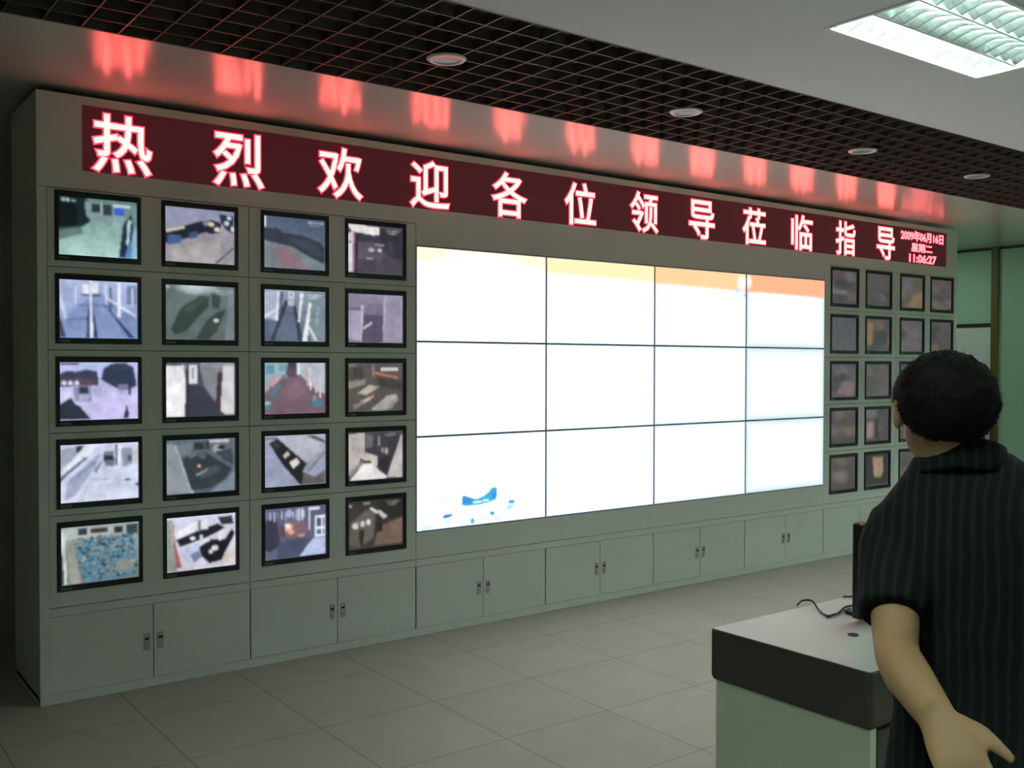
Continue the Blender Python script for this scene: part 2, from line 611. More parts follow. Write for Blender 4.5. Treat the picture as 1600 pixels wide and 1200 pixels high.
# --- row 1
pics[1, 1] = (P('#5d7f7b', '#a9cdc6').p('#15262a', 0, 0, .36, 0, .40, .40, .30, .50, 0, .58).p('#0b1518', 0, .08, .22, .08, .24, .5, 0, .5)
    .p('#3e5a58', 0, .55, .3, .48, .3, .62, 0, .75, a=.7).p('#7e989b', .33, .05, .70, .08, .69, .44, .42, .38, .35, .3)
    .r('#26323e', .42, .07, .53, .24).r('#2d3a45', .56, .08, .68, .26).r('#b9c9cc', .535, .05, .55, .26)
    .r('#3f62d4', .70, .12, .84, .25).r('#c9d6e6', .69, .06, .92, .11).p('#8ba4ac', .7, .26, .86, .28, .84, .46, .69, .42)
    .p('#6f9193', .92, .05, 1, .05, 1, .45, .95, .4).p('#1a2f45', .82, .40, .93, .2, .97, .6, .90, 1, .76, 1)
    .p('#b9d6dd', .885, .3, .925, .33, .89, .78, .865, .75).p('#5d87b4', .88, .8, 1, .5, 1, 1, .84, 1).p('#8fc0d8', .95, .5, 1, .5, 1, 1, .93, 1)
    .r('#a9b9bb', .04, .03, .09, .07).r('#c6d2d2', .10, .03, .14, .07).r('#8fa2a2', .16, .04, .22, .07),
    'a dark yard beside a pale paved floor')
pics[1, 2] = (P('#8f95b2', '#a39ca0').p('#9c97a0', 0, .6, 1, .3, 1, 1, 0, 1).p('#aca6a8', .1, .8, .8, .5, .8, 1, .1, 1)
    .p('#1b2232', 0, .42, .27, .33, .5, .22, .62, .22, .62, .40, .3, .56, 0, .68).p('#45608c', .04, .52, .24, .5, .22, .66, .05, .70)
    .p('#3e5680', .34, .46, .47, .40, .47, .52, .35, .57).p('#cfcdb6', .02, .42, .28, .33, .29, .37, .03, .47)
    .p('#202433', .5, .25, .66, .18, .82, .22, .78, .42, .62, .45).e('#c9c3a8', .66, .26, .05, .04).e('#d6c9c9', .75, .35, .04, .04)
    .e('#7d86a5', .58, .25, .03, .06).p('#2b3142', .78, .06, 1, .08, 1, .42, .88, .34, .8, .2).e('#dfe6ec', .93, .12, .03, .03)
    .e('#c7d0dc', .89, .22, .035, .04).e('#d8dce2', .975, .32, .025, .05).p('#4c4a52', .70, 1, 1, .64, 1, .68, .74, 1),
    'desks along a pale office floor')
pics[1, 3] = (P('#4d5a74', '#6c747f').p('#343c49', 0, .24, .22, .22, .32, .3, .6, .32, .9, .42, 1, .55, 1, .86, .7, .72, .45, .56, 0, .47)
    .p('#47505f', .4, .4, .7, .42, .95, .6, .9, .75, .6, .55, a=.5).p('#78858c', 0, .47, .3, .53, .46, .56, .98, .90, .98, 1, .8, 1, .4, .63, 0, .56)
    .p('#8d7580', .1, .58, .42, .60, .78, 1, .25, 1).p('#7a828b', 0, .55, .12, .58, .28, 1, 0, 1).e('#dfe4ea', .02, .1, .03, .12)
    .stamp(.72, .05, '#cfd5de'), 'an empty road under a dusk sky')
pics[1, 4] = (P('#4c4654', '#4a4550').r('#5b5461', .14, .35, .62, .7).p('#ece6e4', .02, .0, .57, .03, .57, .17, .46, .20, .28, .17, .1, .15, .02, .06)
    .p('#3a3849', .18, .17, .57, .2, .57, .34, .18, .34).p('#8d6a74', .1, .15, .15, .15, .14, .97, .1, .97)
    .p('#dcd3d6', .01, .2, .11, .14, .095, .97, .02, .97).e('#3a3540', .05, .37, .04, .015).p('#2b2732', .15, .16, .19, .16, .18, 1, .13, 1)
    .p('#332f3b', .58, .04, 1, .06, 1, .68, .75, .62, .58, .36).e('#b9b3bd', .43, .50, .06, .04).e('#c9c4cc', .58, .50, .035, .035)
    .e('#a8a0ab', .40, .68, .06, .02).r('#938b97', .5, .37, .66, .4).p('#403b47', .72, .3, .84, .3, .84, .62, .74, .6).stamp(.70, .06, '#a9a3ad'),
    'a gateway under a bright sky patch')
# --- row 2
pics[2, 1] = (P('#aebbe2', '#8395c4').p('#8294bf', .08, .62, .42, .25, .52, .2, 1, .6, 1, 1, .1, 1).p('#6d80ac', .12, .66, .38, .62, .38, .68, .1, .72)
    .r('#5f719c', .24, .40, .7, .46, a=.6).r('#eef2ff', .30, .06, .37, .24).r('#f2f5ff', .42, .03, .50, .22).r('#3d4c72', .28, .23, .52, .26)
    .p('#2a3a5e', .36, .50, .41, .42, .40, 1, .34, 1).p('#253455', .42, .36, .49, 1, .43, 1).p('#e3e9fb', .385, 0, .41, 0, .425, 1, .385, 1)
    .r('#e9eefc', .20, .1, .22, .4).r('#e6ecfa', .585, .05, .60, .4).p('#f1f4ff', .745, .02, .785, .02, .785, .64, .745, .60)
    .r('#4a5b80', .64, .1, .67, .52).r('#70829f', .86, .06, 1, .38).p('#dde4f6', .6, .27, .98, .58, .98, .62, .6, .31).p('#33466e', .52, .32, .57, .4, .98, 1, .90, 1)
    .r('#c7d2ee', .93, .1, .95, .42).p('#ccd6f2', .01, 0, .05, .35, .10, .66, .06, .66, .02, .4).p('#473f55', 0, .6, .04, .74, .09, 1, 0, 1),
    'a bluish corridor split by a central rail')
pics[2, 2] = (P('#667575', '#5d6868').e('#c2d2d4', .45, .02, .35, .16, .9, True).p('#36443f', .08, .80, .22, .42, .50, .18, .64, .2, .62, .36, .30, .84, .14, .92)
    .p('#46544f', .26, .44, .52, .2, .62, .22, .34, .5, a=.8).p('#394846', .66, .13, .80, .16, .78, .42, .66, .38).p('#37453f', .60, .62, .72, .50, .88, .40, .76, .80, .62, 1, .42, 1)
    .e('#c3cccc', .73, .63, .045, .03).p('#7b898f', .90, .04, 1, .06, 1, 1, .86, 1, .9, .5, a=.8).stamp(.72, .06, '#a9b9ba').e('#aab5b5', .04, .04, .03, .03),
    'a grey store room with two benches')
pics[2, 3] = (P('#8b99ab', '#5d687c').p('#b0bad0', 0, .03, .24, .03, .2, .6, 0, .52).p('#596579', 0, .6, .2, .6, .1, 1, 0, 1).p('#dde2ee', 0, .5, .22, .34, .22, .39, 0, .58)
    .p('#363e4d', .34, .2, .50, .2, .64, 1, .10, 1).p('#616c82', .37, .3, .48, .3, .555, 1, .17, 1).r('#495266', .32, .42, .5, .48, a=.7)
    .p('#e9edf6', .225, .03, .255, .03, .225, .6, .19, .6).p('#4a5670', .27, .05, .31, .05, .29, .4, .26, .45).r('#d5dbe6', .40, .02, .50, .16).r('#3c4458', .43, .06, .46, .12)
    .r('#b7c2ce', .39, .18, .49, .3).p('#e3e8f2', .59, .05, .64, .05, .58, .62, .55, .62).p('#7e8f97', .68, 0, 1, 0, 1, 1, .78, 1, .68, .7)
    .p('#ecf0f4', .73, .22, .77, .24, .70, 1, .62, 1).p('#d3dbe0', .74, .68, .88, .98, .82, .98, .73, .75).p('#aab8be', .88, .3, .9, .3, .86, .68, .84, .68).stamp(.7, .06, '#dfe6ee'),
    'a long grey walkway with white posts')
pics[2, 4] = (P('#8d859c', '#7a7188').p('#a59db5', 0, .32, .27, .33, .25, .97, 0, .92).r('#6a6078', 0, .29, .26, .34).p('#c7bfd1', .25, .24, .29, .24, .28, .97, .25, .97)
    .p('#5a5166', .29, .42, .64, .42, .62, 1, .25, 1).p('#6a6078', .4, .2, .62, .2, .62, .42, .3, .42, a=.5).p('#c9c2d0', .28, .68, .44, .56, .45, .6, .28, .74)
    .p('#9b93aa', .68, 0, 1, .02, 1, .97, .64, .97).p('#b5adc0', .66, .02, .70, .02, .66, .8, .64, .8).p('#857c93', .75, .1, .95, .05, .95, .4, .8, .45, a=.5),
    'a narrow room with a mauve tint')
# --- row 3
pics[3, 1] = (P('#bcc4f2', '#c3bff0').p('#3a4156', 0, .2, .1, .14, .2, .16, .34, .12, .48, .16, .5, .4, 0, .42).p('#5a4a55', 0, .28, .46, .28, .44, .40, 0, .42)
    .p('#323b52', .52, .30, .56, .10, .66, .02, .84, .0, .95, .10, .99, .42, .86, .50, .70, .44).p('#cbc5f2', .38, .42, .54, .38, .76, .52, 1, .56, 1, 1, .35, 1, .2, .72)
    .p('#8c90b2', .17, .42, .40, .40, .40, .68, .20, .68).r('#2f3850', .25, .43, .36, .54).r('#aab0cc', .25, .56, .37, .66).p('#9a9cc0', .42, .42, .53, .4, .53, .58, .42, .62, a=.6)
    .r('#d5d3f2', .03, .5, .15, .66).e('#e8e6ff', .06, .36, .03, .035).e('#e4e0fa', .14, .36, .03, .035).e('#e8e6ff', .22, .36, .03, .035)
    .p('#2b323e', 0, .72, .08, .66, .14, .60, .20, .72, .26, .76, .40, 1, 0, 1).r('#7a7f9c', .75, .38, .87, .50).r('#b2b4d8', .76, .5, .84, .58).p('#363d52', .87, .45, .92, .45, .91, .58, .87, .58)
    .e('#151d33', .855, .79, .016, .025).p('#1a2338', .835, .82, .875, .82, .885, .92, .865, 1, .81, 1).r('#3a2f33', .01, .01, .25, .05).stamp(.70, .04, '#4b4b62'),
    'a gatehouse yard and a walking figure')
pics[3, 2] = (P('#5b5b66', '#3b3b48').p('#80848b', .48, .08, .78, .05, .74, .78, .56, .45).p('#3a3a48', .34, .42, .50, .42, .86, 1, .28, 1)
    .p('#efeff2', 0, .06, .28, .05, .275, 1, 0, 1).p('#9aa0ac', .25, .05, .30, .05, .30, .3, .28, .3).p('#30303d', .285, .12, .335, .12, .335, 1, .285, 1)
    .r('#e2e2e8', .34, .05, .45, .38).r('#7c7f8c', .375, .1, .40, .3).r('#494953', .33, .38, .46, .41).p('#45454f', .46, .05, .5, .05, .5, .4, .46, .4)
    .p('#47303c', .75, .2, .83, .2, .79, .92, .72, .74).p('#d2d2d5', .83, .05, 1, .04, 1, .98, .86, .98, .79, .9).p('#9fa2a8', .5, .0, 1, 0, 1, .08, .5, .08, a=.6).r('#4a4a52', .01, .01, .16, .05).stamp(.70, .07, '#c9c9d2'),
    'a long dark hallway between white walls')
pics[3, 3] = (P('#7d6572', '#78606d').p('#9cb2bc', 0, 0, .38, 0, .34, .22, .15, .42, 0, .62).p('#b6bfca', .55, 0, 1, 0, 1, .62, .86, .56, .60, .25)
    .r('#443f4a', .39, 0, .52, .12).r('#d9e4e6', .53, .0, .58, .24).p('#5d4a57', .38, .12, .52, .12, .54, .28, .34, .28).r('#5d93a8', .02, .05, .16, .22).r('#6f9fae', .24, .02, .36, .16)
    .p('#c79fa3', .02, .5, .2, .22, .22, .25, .06, .56).p('#d0acb0', .12, .42, .3, .2, .32, .23, .15, .48).p('#e5d2d6', .72, .1, .75, .1, .77, .55, .74, .55).p('#d9c5cb', .8, .2, .82, .2, .86, .6, .84, .6)
    .p('#dccbd0', .9, .25, .92, .25, .93, .7, .9, .7).p('#c9a5aa', .66, .1, .69, .1, .72, .45, .70, .48).e('#4c7986', .15, .60, .075, .06).e('#527f8b', .21, .46, .06, .05).e('#4f7c88', .07, .82, .07, .08)
    .e('#aab6bb', .06, .78, .05, .035).e('#5a8791', .33, .27, .06, .04).e('#4d8392', .87, .80, .10, .065).e('#8a97a0', .82, .70, .03, .06).e('#8d7380', .45, .55, .2, .2, .5, True),
    'a reddish floor between teal stools')
pics[3, 4] = (P('#544f4d', '#5c5652').p('#8d857d', 0, .38, .32, .34, .32, .44, 0, .54).p('#b3aca3', .18, .62, .40, .45, .56, .50, .34, .66).p('#aaa69f', .42, .96, .72, .68, .88, .66, .92, .76, .80, .94, .6, 1)
    .p('#b9b3ac', .22, .80, .46, .66, .48, .71, .26, .86).p('#8a8580', .1, .86, .3, .78, .3, .84, .12, .96).e('#c4604e', .43, .7, .04, .02).p('#d0cdc6', .60, .09, .92, .09, .91, .17, .60, .16)
    .p('#bb7a55', .48, .18, .92, .29, .92, .33, .48, .22).p('#413d3c', .52, .3, .98, .38, 1, .58, .6, .5).p('#3d3a39', .1, .05, .3, .1, .3, .3, .12, .3, a=.7).r('#7d7873', .44, .05, .48, .28).r('#7d7873', .02, .03, .16, .07)
    .e('#4a4646', .9, .9, .2, .2, .6, True), 'a dim workshop with pale covered tables')
# --- row 4
pics[4, 1] = (P('#c9d1ea', '#d5dbf0').p('#9ca4b4', 0, .08, .20, .05, .32, .12, .12, .32, 0, .42).r('#2f3749', .20, .02, .31, .14).p('#dfe6f0', .32, .02, .5, .02, .1, .5, 0, .52)
    .p('#4f586c', 0, .56, .30, .24, .35, .24, .06, .56, 0, .66).p('#a2abc8', .10, .62, .46, .2, .52, .2, .42, .45, .18, .90, .05, .95).p('#6d7690', .20, .52, .44, .3, .46, .34, .22, .58, a=.6)
    .p('#737b94', .42, .48, .52, .3, .54, .3, .46, .52).p('#b0b8d0', .40, .62, .64, .62, .64, .64, .38, .65).p('#2a303f', .56, .14, .67, .14, .69, .30, .54, .31).r('#7f889c', .57, .16, .66, .21)
    .p('#6a7286', .55, .31, .70, .30, .68, .42, .58, .40).p('#333948', .705, .02, .735, .02, .735, .40, .705, .40).p('#f2f5fb', .735, .05, .78, .05, .755, .45, .725, .45)
    .p('#8d99a6', .78, .10, .92, .10, .93, .38, .80, .44).r('#4b5568', .86, .24, .91, .34).p('#d3cccc', .92, .2, 1, .1, 1, .55).e('#1f2533', .86, .66, .045, .02).e('#394052', .985, .76, .02, .03)
    .p('#b9c1d8', .3, .7, .36, .7, .3, 1, .22, 1, a=.6), 'a bright street with one dark parked car')
pics[4, 2] = (P('#636d77', '#535c66').p('#8f989f', 0, .08, .10, .06, .22, .45, .38, 1, 0, 1).p('#b3bbc0', .12, .1, .15, .1, .40, 1, .36, 1).p('#747f89', .14, .1, .38, .06, .36, .28, .2, .3)
    .p('#343c41', .22, .36, .44, .24, .60, .28, .96, .58, .84, .78, .64, .92, .36, .95).p('#67727a', .30, .28, .42, .22, .46, .3, .34, .36).p('#5b666d', .48, .22, .58, .24, .56, .4, .46, .34)
    .p('#4f595e', .5, .55, .75, .5, .8, .6, .5, .75, a=.7).r('#2f363c', .40, .06, .54, .2).r('#3c3a40', .56, .05, .62, .2).p('#b9c3ca', .62, .02, .92, .03, .92, .08, .62, .08).e('#a3abb0', .74, .2, .07, .09)
    .e('#22282c', .8, .17, .06, .04).p('#3d464b', .70, .25, .95, .2, .98, .5, .86, .44).e('#d8b0a8', .475, .50, .025, .025).p('#8f999f', .42, .66, .6, .56, .61, .58, .44, .69).p('#7f8a92', .85, .8, 1, .62, 1, 1, .62, 1),
    'a dim room with a dark round table')
pics[4, 3] = (P('#a9afc4', '#8f97ab').p('#b5b9c6', .24, .05, .95, .04, .98, .3, .66, .58).p('#9aa3ba', 0, .1, .1, .15, .56, 1, 0, 1).p('#202127', .08, .14, .22, .06, .69, .58, .62, .74, .80, .90, .74, 1, .58, 1, .28, .55)
    .p('#615c58', .64, .74, .82, .86, 1, .72, 1, 1, .60, 1).p('#3a3b42', .12, .16, .2, .12, .26, .22, .18, .26).p('#c1bdb2', .30, .40, .38, .32, .41, .38, .34, .46).p('#dad8d0', .41, .54, .53, .46, .57, .56, .47, .66)
    .p('#6a6e7c', .70, .72, 1, .34, 1, .37, .72, .76).p('#50545f', .66, .02, .8, .02, 1, .14, 1, .2).r('#6c6a6c', .02, .02, .2, .08),
    'a black bench across a pale floor')
pics[4, 4] = (P('#4b494d', '#4a484c').p('#b8b1ad', 0, .04, .31, .03, .31, .48, .22, .58, .2, .68, 0, .84).p('#8d8582', 0, .84, .26, .6, .28, .64, .06, .93).p('#ece7e7', .06, .97, .28, .66, .44, .66, .56, .82, .72, .96, .66, 1, .05, 1)
    .p('#cbc2b8', .23, .45, .34, .44, .55, .53, .50, .62, .28, .58).p('#e0d9d0', .42, .6, .54, .58, .52, .78, .44, .72).p('#3c3b42', .34, .05, .92, .02, .92, .3, .70, .95, .54, .76, .56, .5, .34, .42)
    .p('#6b6870', .34, .06, .46, .06, .46, .32, .34, .34).r('#8a8078', .54, .1, .58, .3).e('#a89e96', .70, .42, .03, .07).e('#92887f', .63, .4, .025, .06).p('#77706d', .66, .06, .88, .04, .88, .1, .66, .12).p('#2c2b31', .58, .6, .78, .5, .72, .9, .56, .72)
    .p('#bfbab8', 1, .08, 1, 1, .71, .96, .97, .1).r('#7f7673', .16, .1, .17, .42).r('#8d8582', .1, .12, .11, .4),
    'a white floor and dark racks')
# --- row 5
q = P('#9aa6a4', '#6f7c7a').r('#b3bdba', 0, .05, 1, .22).r('#2c3a3a', .22, .05, .34, .16).r('#3a3436', .38, .06, .6, .14).r('#28343a', .68, .06, .8, .18).r('#34494a', .84, .05, 1, .24)
rnd = random.Random(3)
for k in range(9):
    vv = .24+.085*k
    q.p('#2f86ab' if k % 2 else '#3a7f9a', .16+.01*k, vv+.05, .95, vv-.02, .97, vv+.03, .18+.01*k, vv+.09, a=.75)
for k in range(300):
    uu, vv = rnd.uniform(.16, .98), rnd.uniform(.2, .95)
    q.e(rnd.choice(['#27343a', '#2b7ea6', '#3a86a4', '#a5aeae', '#6b7470', '#20292e', '#1f5f80', '#37444a', '#8a8078']), uu, vv, rnd.uniform(.010, .022), rnd.uniform(.014, .032))
q.p('#a09f93', .08, .34, .16, .3, .26, .98, .12, 1).p('#d3dad6', 0, .1, .05, .1, .08, 1, .02, 1).p('#3a403c', 0, .4, .03, .5, .05, 1, 0, 1).e('#98917f', .82, .75, .12, .1, .7)
pics[5, 1] = (q, 'a crowded hall of teal seats')
pics[5, 2] = (P('#d3d6ea', '#cfccdb').p('#8a9a93', 0, .05, .1, .05, .16, 1, 0, 1).p('#a85f58', .08, .34, .11, .34, .22, .93, .15, .95).p('#c9a9a0', .06, .1, .08, .1, .12, .5, .08, .5).p('#1c1f29', .14, .42, .46, .28, .74, .18, .86, .28, .60, .42, .2, .56)
    .p('#e9ebf4', .13, .3, .4, .12, .6, .1, .6, .26, .46, .26, .14, .4).r('#767b8d', .46, .1, .49, .3).e('#e9e6da', .38, .42, .04, .03).e('#dcd9d2', .5, .41, .025, .04).p('#30313c', .74, .06, .95, .05, .98, .22, .8, .22)
    .p('#bcc6e2', .18, .62, .46, .5, .54, .66, .32, .92).p('#6d7892', .34, .72, .46, .65, .5, .78, .4, .88).p('#191a23', .46, .60, .64, .46, .84, .50, .95, .3, 1, .4, .86, .72, .80, .88, .62, .92, .5, .76)
    .p('#f0eef2', .74, .36, .84, .28, .86, .4, .76, .52).e('#e2dee0', .70, .64, .05, .05).e('#d9d5d5', .64, .7, .03, .04).e('#e6e2e6', .58, .48, .04, .03).p('#dcd2cb', .84, .75, 1, .58, 1, .95, .82, .95).p('#cfcbd6', .26, .95, .6, .92, .6, 1, .24, 1),
    'people round a control desk from above')
q = P('#5a5d78', '#66667e').p('#3a384b', 0, .25, .2, .2, .26, .7, .1, .85, 0, .8)
for k in range(11):
    uu = .03+.06*k
    q.r('#aeb4cf' if k % 3 else '#7b82a0', uu, .06+.01*(k % 4), uu+.025, .2+.03*(k % 3))
q.r('#d6dbea', .54, .05, .57, .3).r('#cfd5e6', .6, .05, .62, .28).e('#816670', .48, .45, .22, .17).e('#dba892', .38, .40, .08, .08).e('#f3dcc6', .37, .38, .045, .05).e('#e8a58c', .43, .5, .05, .04).e('#c28a80', .6, .58, .07, .03).r('#5a4e60', .25, .36, .34, .6)
q.e('#a6adc9', .4, .13, .05, .08).r('#dde2f0', .72, .04, .9, .1).r('#c2c9de', .72, .1, .74, .5).r('#e3e8f4', .82, .22, 1, .64).r('#4d5c78', .855, .27, .98, .44).r('#5d6c88', .855, .5, .98, .6).r('#e3e8f4', .93, .24, .95, .62)
q.p('#b5c1e2', .56, 1, .80, .66, 1, .66, 1, 1).p('#454a63', .2, .68, .6, .62, .76, .66, .55, 1, .2, 1, a=.8)
pics[5, 3] = (q, 'a smoky indoor scene with an orange glow')
pics[5, 4] = (P('#343230', '#403b37').p('#615a56', .05, .45, .34, .2, .5, .28, .46, .8, .2, .96, .03, .9).p('#262826', .5, .05, 1, .02, 1, .4, .72, .42).e('#d8cfc6', .14, .52, .055, .06).e('#d2c9c0', .27, .49, .045, .06).e('#d5ccc3', .37, .46, .04, .06)
    .e('#9c938c', .17, .46, .03, .03).p('#d0cdca', .38, .18, .44, .16, .56, .27, .52, .3).p('#c9c6c3', .52, .24, .58, .23, .72, .38, .64, .42).p('#6f5d52', .55, .58, 1, .42, 1, .96, .48, .96).p('#2a2725', .5, .5, .62, .48, .62, .68, .5, .7)
    .p('#2f2c2a', .2, .62, .3, .6, .28, .92, .22, .92).e('#a8a098', .05, .1, .03, .03).stamp(.7, .06, '#8d8983').r('#837b74', .28, .04, .4, .1), 'a dark car park with glaring lamps')

# right-hand bank: faint, washed-out pictures
rr = random.Random(11)
rdesc = {}
for r in range(1, 6):
    for c_ in range(5, 9):
        base = rr.choice([('#55535a', '#605a5c'), ('#5c5450', '#55504c'), ('#4e5052', '#5a5652'), ('#58504f', '#4b4a46')])
        q = Pic(32, 24, *base)
        for k in range(5):
            x, y = rr.uniform(.05, .9), rr.uniform(.1, .9)
            q.p(rr.choice(['#6d6663', '#46474a', '#6a6a70', '#726355', '#3f4145']), x-.25, y-.1, x+.1, y-.16, x+.3, y+.08, x-.1, y+.16, a=.6)
        rdesc[r, c_] = q
rdesc[1, 5].p('#3c3c42', .1, .3, .5, .2, .9, .4, .6, .55, .1, .5, a=.7).r('#74747c', .05, .62, .6, .68)
rdesc[1, 7].p('#7d7150', 1, .4, 1, 1, .2, 1, .5, .7)
rdesc[2, 5] = Pic(32, 24, '#525358', '#565a5c')
rdesc[2, 6].p('#8d7058', .08, .1, .35, .1, .25, .8, .08, .85).p('#3c4744', .4, .4, .9, .3, .9, .8, .4, .8)
rdesc[3, 5].p('#3f4048', .1, .45, .45, .25, .8, .4, .3, .6).p('#7a6a6e', .2, .9, .6, .5, .95, .6, .9, 1)
rdesc[4, 6].p('#8f7b7a', .12, .4, .35, .4, .35, .9, .12, .9).p('#34343a', .45, .3, .58, .3, .58, .9, .45, .9)
rdesc[5, 6].p('#30332f', 0, 0, 1, 0, 1, 1, 0, 1).p('#a08872', .34, .1, .76, .1, .8, .5, .72, .72, .42, .72).e('#3a3430', .45, .52, .08, .02)
rdesc[5, 5].e('#7c716c', .5, .6, .3, .3, .7, True)

# ------------------------------------------------------------------ wall of cabinets
V = [2.097+1.00425*i for i in range(5)]
LCOL = [0.080, 0.587, 1.119, 1.626]
RCOL = [6.197, 6.701, 7.235, 7.738]
MW, MH = 0.402, 0.335
T1, RP = 2.484, 0.4015
XE = 8.205
ZT, ZH, ZV, ZVB = 2.95, 2.495, 2.363, 0.631
DEP = 0.60
rowz = [T1-k*RP for k in range(5)]                                  # tops of monitor rows
splits = [ZH]+[rowz[k]-MH-(RP-MH)/2 for k in range(4)]+[0.466]
SG = 0.0022


def handle_mb():
    h = MB()
    h.holed_xz(-0.015, 0.015, -0.042, 0.042, -0.004, 0.0, [(-0.010, 0.010, -0.002, 0.034)], 0)
    h.box(-0.010, 0.010, 0.004, 0.006, -0.002, 0.034, 1)
    h.box(-0.010, -0.009, -0.003, 0.005, -0.002, 0.034, 1)
    h.box(0.009, 0.010, -0.003, 0.005, -0.002, 0.034, 1)
    h.box(-0.009, 0.009, -0.006, 0.0, 0.010, 0.022, 1)
    h.box(-0.006, 0.006, -0.0065, -0.004, -0.030, -0.016, 0)
    return h.mesh('handle')


handle_me = handle_mb()
handle_me.materials.append(M['chrome'])
handle_me.materials.append(M['black'])


def add_door(root, x0, x1, z0, z1, hx, ox):
    d = MB().box(x0-ox+SG, x1-ox-SG, -0.001, 0.019, z0+SG, z1-SG).build('door', M['cab'], root, bevel=0.0015)
    h = bpy.data.objects.new('handle', handle_me)
    COL.objects.link(h)
    h.parent = d
    h.location = (hx-ox, -0.001, 0.232)
    return d


def monitor_unit(x0, x1, cols, lab, stile=0.0, left_side=False, right_side=False):
    root = empty('monitor_cabinet', (x0, 0, 0), lab, 'cabinet', 'monitor cabinets')
    W = x1-x0
    fx = stile if stile else 0.0
    fr = MB()
    fr.box(0.001, W-0.001, 0.02, 0.022, 0.045, ZH, 1)            # dark backing behind the seams
    if stile:
        fr.box(0, stile, 0, 0.02, 0.0, ZH, 0)
    fr.box(fx, W, 0.0, 0.02, 0.0, 0.045, 0)                        # plinth
    fr.box(fx, W-SG, 0.0, 0.02, 0.424, 0.466-SG, 0)                # rail over the doors
    fr.box(0, W, DEP-0.02, DEP, 0, ZH, 0)
    fr.box(0, W, 0.022, DEP-0.02, 0.02, 0.04, 0)
    # openings in the dark backing are not needed: the monitors stand in front of it
    fr.build('frame', [M['cab'], M['gap']], root)
    for sx, on in ((0, left_side), (W-0.02, right_side)):
        if on:
            MB().box(sx, sx+0.02, 0.022, DEP-0.02, 0.0, ZH).build('side_panel', M['cab_side'], root)
    for k in range(5):
        holes = [(c_-x0-0.002, c_-x0+MW+0.002, rowz[k]-MH-0.002, rowz[k]+0.002) for c_ in cols]
        MB().holed_xz(fx+SG, W-SG, splits[k+1]+SG*0.8, splits[k]-SG*0.8, 0.0, 0.018, holes).build('monitor_panel', M['cab'], root)
    return root


ulab = ['pale metal monitor cabinet at the far left end of the wall',
        'pale metal monitor cabinet just left of the bright video wall',
        'pale metal monitor cabinet just right of the bright video wall',
        'pale metal monitor cabinet at the far right end, behind the man\'s head']
units = [(0.0, 1.05, LCOL[:2], 0.045, True, False), (1.05, V[0], LCOL[2:], 0, False, True),
         (V[4], 7.172, RCOL[:2], 0, True, False), (7.172, XE, RCOL[2:], 0, False, True)]
dsplit = [(0.042, 0.535, 1.05), (1.053, 1.572, 2.094), (6.118, 6.643, 7.170), (7.174, 7.69, 8.20)]
for k, (a, b, cols, st, ls, rs) in enumerate(units):
    u = monitor_unit(a, b, cols, ulab[k], st, ls, rs)
    p0, p1, p2 = dsplit[k]
    add_door(u, p0, p1, 0.045, 0.424, p1-0.034, a)
    add_door(u, p1, p2, 0.045, 0.424, p1+0.034, a)

order = ['first', 'second', 'third', 'fourth']
for i in range(4):
    root = empty('console_cabinet', (V[i], 0, 0), f'low two-door pale cabinet under the video wall, {order[i]} from the left', 'cabinet', 'low cabinets under the video wall')
    W = V[i+1]-V[i]
    fr = MB()
    fr.box(0.001, W-0.001, 0.02, 0.022, 0.045, ZVB-0.003, 1)
    fr.box(0, W, 0, 0.02, 0, 0.045)
    fr.box(0, W, 0.0, 0.02, 0.424, 0.466-SG)
    fr.box(0, W, 0.0, 0.02, 0.466+SG*0.5, ZVB-0.003)
    fr.box(0, W, 0.022, DEP, ZVB-0.02, ZVB-0.003)
    fr.box(0, W, DEP-0.02, DEP, 0, ZVB-0.02)
    fr.build('frame', [M['cab'], M['gap']], root)
    sp = (2.595, 3.588, 4.600, 5.618)[i]
    add_door(root, V[i]+0.002, sp, 0.045, 0.424, sp-0.035, V[i])
    add_door(root, sp, V[i+1]-0.002, 0.045, 0.424, sp+0.035, V[i])

# header fascia with the LED sign let into it
SX0, SX1, SZ0, SZ1 = 0.207, 8.004, 2.589, 2.907
hd = empty('header_fascia', (0, 0, ZH), 'long pale metal header panel running across the top of the cabinet wall', 'panel')
f_ = MB()
f_.holed_xz(0, XE, 2.495+0.002-ZH, ZT-ZH, 0, 0.02, [(SX0-0.001, SX1+0.001, SZ0-0.001-ZH, SZ1+0.001-ZH)])
f_.box(V[0]+0.001, V[4]-0.001, 0, 0.02, ZV+0.003-ZH, 0.002)
f_.build('front_panel', M['cab'], hd)
MB().box(0, 0.02, 0.02, DEP, 0.002, ZT-ZH).build('side_panel', M['cab_side'], hd)
MB().box(XE-0.02, XE, 0.02, DEP, 0.002, ZT-ZH).build('side_panel', M['cab_side'], hd)
MB().box(0.02, XE-0.02, 0.02, DEP, ZT-ZH-0.01, ZT-ZH).build('top_panel', M['cab'], hd)


def text_mesh(body, offset, depth=0.0015, size=1.0):
    cu = bpy.data.curves.new('glyph', 'FONT')
    cu.body = body
    cu.size = size
    cu.bevel_depth = offset
    cu.bevel_resolution = 0
    cu.extrude = depth
    cu.resolution_u = 4
    o = bpy.data.objects.new('glyph', cu)
    COL.objects.link(o)
    dg = bpy.context.evaluated_depsgraph_get()
    me = bpy.data.meshes.new_from_object(o.evaluated_get(dg))
    bpy.data.objects.remove(o)
    bpy.data.curves.remove(cu)
    return me


